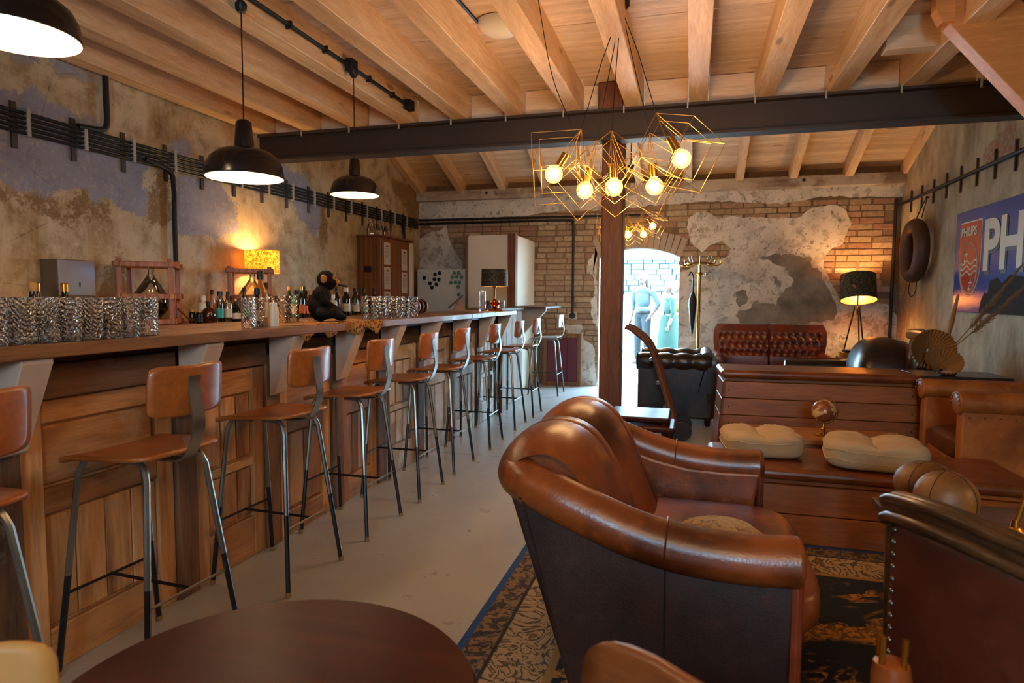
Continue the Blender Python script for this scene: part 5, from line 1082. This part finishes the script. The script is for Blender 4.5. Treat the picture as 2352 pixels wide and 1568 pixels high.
shd = flat(shp(1.0), -.024, -.019, MT['sltr'], 'shield_border', sg_, -.36, .02); flat(shp(.965), -.026, -.02, MT['sred'], 'shield', sg_, -.36, .02)
text('PHILIPS', .118, -.155, .245, -.028, MT['sltr'], sg_, 'shield_lettering', .003, .001, .93)
cc = (-.36, -.06)
MB().tube([(-.0265, cc[0]+.19*cos(a), cc[1]+.235*sin(a)) for a in [2*pi*i/40 for i in range(40)]], .0075, 6, closed=True, flat=.5).build('emblem_circle', MT['sltr'], sg_, True)
for k in range(3): MB().tube([(-.0265, cc[0]-.185+.37*i/24, cc[1]-.0+.05*(k-1)+.018*sin(i/24*4*pi)) for i in range(25)], .008, 6, flat=.5).build('emblem_wave', MT['sltr'], sg_, True)
def star(u, v, r): return [(u+(r if i % 2 == 0 else r*.22)*sin(i*pi/4), v+(r if i % 2 == 0 else r*.22)*cos(i*pi/4)) for i in range(8)]
for u, v, r in ((-.06, .13, .055), (-.10, .07, .04), (.06, -.14, .055), (.03, -.20, .035)): flat(star(u, v, r), -.028, -.0255, MT['sltr'], 'emblem_star', sg_, cc[0], cc[1])
# dried palm leaf and grasses on a dark table
dt = thing('corner_table', 'dark table behind the brown armchair holding dried plants', 'table', (1.98, 5.72, 0))
MB().box((0, 0, .70), (.62, .44, .04)).build('table_top', MT['carve'], dt, bevel=.005)
for x in (-.27, .27):
    for y in (-.18, .18): MB().box((x, y, .34), (.05, .05, .68)).build('leg', MT['carve'], dt, bevel=.004)
MT['palm'] = plain('dried_palm', '#8a5c2a', .7, .0, .3); MT['grass'] = plain('pampas', '#7d5f40', .9, .0, .2)
VL = (1.90, 5.62, .72); va = thing('plant_vase', 'dark vase holding dried palm leaves behind the brown armchair', 'vase', VL)
MB().lathe([(.05, 0), (.08, .05), (.085, .12), (.04, .18), (.045, .2), (.035, .2), (.001, .1), (.001, 0)], 18).build('vase', MT['black'], va, True)
def pleat(cx, cy, cz, r, tilt, depth, n):
    def f(u, v):
        a = 2*pi*u; q = .02+(r-.02)*v; z_ = -depth*(1-v)**.8+.011*v*(1 if int(round(u*n)) % 2 else -1)
        x, y = q*cos(a), q*sin(a); p = Matrix.Rotation(tilt, 3, 'X') @ Vector((x, y, z_)); return (cx+p.x, cy+p.y, cz+p.z)
    return MB().grid(f, n, 7, cu=True)
lf1 = pleat(-.13, -.10, .20, .155, rad(78), .10, 72).build('palm_leaf', MT['palm'], None, False, solid=.002, loc=VL)
lf2 = pleat(-.09, -.20, .13, .125, rad(48), .12, 60).build('palm_leaf', MT['palm'], None, False, solid=.002, loc=VL)
meta(lf1, 'larger pleated dried palm leaf, upper of the two', 'dried leaf'); meta(lf2, 'smaller pleated dried palm leaf cupped below the larger one', 'dried leaf')
sp_ = MB().tube([(-.03, 0, .18), (.0, -.02, .4), (.035, -.03, .62)], [.006, .022, .008], 8).build('seed_pod', MT['palm'], None, True, loc=VL)
meta(sp_, 'upright brown seed pod between palm leaf and pampas', 'seed pod')
for k, (ex, ez) in enumerate(((.40, .80), (.46, .70))):
    st_ = MB(); base = Vector((.0, 0, .18)); tip = Vector((ex, -.05, ez)); st_.tube([base, (base+tip)/2+Vector((0, 0, -.02)), tip], .004, 5)
    rr2 = random.Random(k)
    for q in range(320):
        f = .3+.7*q/320; p = base.lerp(tip, f)+Vector((0, 0, -.02*sin(pi*f))); dv = (tip-base).normalized()*.06+Vector((rr2.uniform(-1, 1), rr2.uniform(-1, 1), rr2.uniform(-1, 1)))*.036*(1.15-f); st_.tube([p, p+dv], .0016, 3, caps=False)
    meta(st_.build('pampas_stem', MT['grass'], None, False, loc=VL), '%s feathery pampas stem leaning across the blue sign' % ('upper', 'lower')[k], 'dried grass')
# ------------------------------------------------------------------ outside the doorway
MT['pave'] = plain('pale_paving', '#8f8c86', .9, .0, .1); MT['stone'] = plain('pale_stone', '#3b4246', .9, .0, .2); MT['wwall'] = plain('white_render', '#d8dadb', .9, .0, .03)
meta(MB().bb(-12, 10, 9.76, 30, -.1, -.01).build('ground_outside', MT['pave']), 'pale sunlit paving outside the doorway', kind='structure')
sw = thing('stone_wall', 'pale stone garden wall seen through the doorway', 'wall', (-1.5, 21, 0))
MB().bb(-5, 5, .06, .5, 0, 2.5).build('wall_core', plain('stone_joint', '#2f4450', .9), sw)
stm = [MB().box((0, 0, 0), (a, .14, b)).mesh('stone') for a, b in ((.36, .15), (.26, .13), (.46, .16))]
for m in stm: m.materials.append(MT['stone'])
for r_ in range(12):
    x = -2.6+R.random()*.2
    while x < 2.2: k = R.randrange(3); wdt = (.36, .26, .46)[k]; inst(stm[k], 'stone', sw, (x+wdt/2, .02+R.uniform(-.02, .02), .55+r_*.175), (0, R.uniform(-.03, .03), 0)); x += wdt+.035
MB().bb(-5, 5, -.08, .5, 2.5, 2.56).build('coping', MT['steel'], sw)
hb_ = thing('white_house', 'white building rising behind the stone wall outside', 'building', (-1.5, 25, 0))
MB().bb(-8, 8, 0, 3, 0, 6).build('wall', MT['wwall'], hb_); MB().bb(-.3, .8, -.02, .05, 2.4, 3.6).build('window', MT['steel'], hb_)
vn = thing('parked_car', 'white car parked outside behind the people', 'car', (-1.2, 15.6, 0))
MB().prism([(-2.2, .35), (2.0, .35), (2.1, .6), (2.0, .9), (1.3, 1.0), (.7, 1.35), (-1.2, 1.38), (-1.9, 1.0), (-2.2, .9)], -.75, .75, 'y').build('car_body', plain('white_car_paint', '#dfe3e6', .3, .0, .02), vn, bevel=.06, seg=3)
MB().prism([(-1.6, 1.02), (1.1, 1.02), (.65, 1.28), (-1.1, 1.3)], -.77, -.74, 'y').build('side_window', plain('car_glass', '#9fb9c4', .1), vn)
for x in (-1.4, 1.3): wh = MB().lathe([(.2, -.1), (.31, -.09), (.32, 0), (.31, .09), (.2, .1)], 20).build('wheel', MT['iron'], vn, True, loc=(x, -.68, .32), rot=(rad(90), 0, 0))
# ------------------------------------------------------------------ people outside
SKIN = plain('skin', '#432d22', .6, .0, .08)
def person(label, loc, rz, H, top, legs, hair, pose, dress=False, longhair=.2, extra=None):
    t = thing('person', label, 'person', loc, rz); k = H/1.78; V = lambda *p: tuple(q*k for q in p)
    sh = .19 if not dress else .165; hw = .11
    J = pose
    limb = lambda pts, rs: ('t', [V(*p) for p in pts], [r*k for r in rs])
    B = [('b', V(0, 0, 1.02), V(.155, .10, .13)), ('b', V(0, 0, 1.25), V(.165, .105, .19)), ('b', V(0, 0, 1.40), V(.18, .085, .09)), limb([(0, 0, 1.42), (0, -.01, 1.56)], [.06, .052]),
         ('b', V(0, -.015, 1.66), V(.075, .095, .115)), ('b', V(0, -.05, 1.60), V(.05, .055, .055)), ('b', V(0, -.115, 1.645), V(.013, .02, .022))]
    for s_ in (-1, 1): B.append(('b', V(s_*.076, 0, 1.65), V(.012, .022, .03)))
    for s_, a in zip((-1, 1), J['arms']):
        B.append(limb([(s_*sh, 0, 1.42)]+[tuple(p) for p in a], [.058, .047, .036, .03][:len(a)+1]))
        hnd = Vector(a[-1]); dr_ = (Vector(a[-1])-Vector(a[-2])).normalized(); B.append(('b', V(*(hnd+dr_*.05)), V(.032, .022, .045)))
        for q in range(4): B.append(limb([hnd+dr_*.07+Vector((0, -.03+.02*q, 0)), hnd+dr_*(.15-.01*abs(q-1.5))+Vector((0, -.034+.022*q, 0))], [.011, .009]))
        B.append(limb([hnd+dr_*.03, hnd+dr_*.08+Vector((-s_*.0, -.055, .0))], [.012, .01]))
    for s_, l in zip((-1, 1), J['legs']): B.append(limb([(s_*hw*.75, 0, .96)]+[tuple(p) for p in l], [.092, .062, .042])); f = l[-1]; B.append(('b', V(f[0], f[1]-.06, .045), V(.045, .12, .045)))
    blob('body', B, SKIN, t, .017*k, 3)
    TP = [('b', V(0, 0, 1.02), V(.165, .112, .10)), ('b', V(0, 0, 1.25), V(.165, .112, .20)), ('b', V(0, 0, 1.41), V(.178, .094, .075))]
    for s_, a in zip((-1, 1), J['arms']): TP.append(limb([(s_*sh, 0, 1.42), tuple(a[0]), tuple(Vector(a[0]).lerp(Vector(a[1]), .45))], [.06, .052, .046]))
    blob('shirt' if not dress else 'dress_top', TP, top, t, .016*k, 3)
    if dress: MB().lathe([(.17*k, 1.08*k), (.20*k, .9*k), (.25*k, .45*k), (.27*k, .25*k), (.26*k, .25*k), (.15*k, 1.06*k)], 24).build('skirt', legs, t, True)
    else:
        LG = [('b', V(0, 0, .97), V(.165, .115, .1))]
        for s_, l in zip((-1, 1), J['legs']): LG.append(limb([(s_*hw*.75, 0, .96), tuple(l[0]), (l[1][0], l[1][1], .1)], [.102, .075, .062]))
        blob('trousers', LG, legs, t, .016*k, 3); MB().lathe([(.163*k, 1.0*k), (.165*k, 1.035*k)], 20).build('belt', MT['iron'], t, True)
    HR = [('b', V(0, .02, 1.69), V(.088, .10, .105)), ('b', V(0, .05, 1.62), V(.085, .07, .12))]
    if longhair:
        for s_ in (-1, 0, 1): HR.append(limb([(s_*.06, .04, 1.66), (s_*.075, .05, 1.66-longhair)], [.045, .03]))
    if extra: HR += [('b', V(*c), V(*r)) for c, r in extra]
    blob('hair', HR, hair, t, .014*k, 2)
    for s_ in (-1, 1): MB().ball(V(s_*.03, -.105, 1.675), V(.012, .008, .008), 8, 6).build('eye', MT['black'], t, True)
    MB().ball(V(0, -.103, 1.585), V(.025, .01, .007), 8, 6).build('mouth', plain('lips', '#9a5c50', .6), t, True)
    return t
hairb = plain('brown_hair', '#352c26', .7); hair2 = plain('grey_brown_hair', '#3f3830', .7)
LEG = [[(-.10, -.02, .52), (-.11, .0, .06)], [(.10, -.01, .52), (.12, .02, .06)]]
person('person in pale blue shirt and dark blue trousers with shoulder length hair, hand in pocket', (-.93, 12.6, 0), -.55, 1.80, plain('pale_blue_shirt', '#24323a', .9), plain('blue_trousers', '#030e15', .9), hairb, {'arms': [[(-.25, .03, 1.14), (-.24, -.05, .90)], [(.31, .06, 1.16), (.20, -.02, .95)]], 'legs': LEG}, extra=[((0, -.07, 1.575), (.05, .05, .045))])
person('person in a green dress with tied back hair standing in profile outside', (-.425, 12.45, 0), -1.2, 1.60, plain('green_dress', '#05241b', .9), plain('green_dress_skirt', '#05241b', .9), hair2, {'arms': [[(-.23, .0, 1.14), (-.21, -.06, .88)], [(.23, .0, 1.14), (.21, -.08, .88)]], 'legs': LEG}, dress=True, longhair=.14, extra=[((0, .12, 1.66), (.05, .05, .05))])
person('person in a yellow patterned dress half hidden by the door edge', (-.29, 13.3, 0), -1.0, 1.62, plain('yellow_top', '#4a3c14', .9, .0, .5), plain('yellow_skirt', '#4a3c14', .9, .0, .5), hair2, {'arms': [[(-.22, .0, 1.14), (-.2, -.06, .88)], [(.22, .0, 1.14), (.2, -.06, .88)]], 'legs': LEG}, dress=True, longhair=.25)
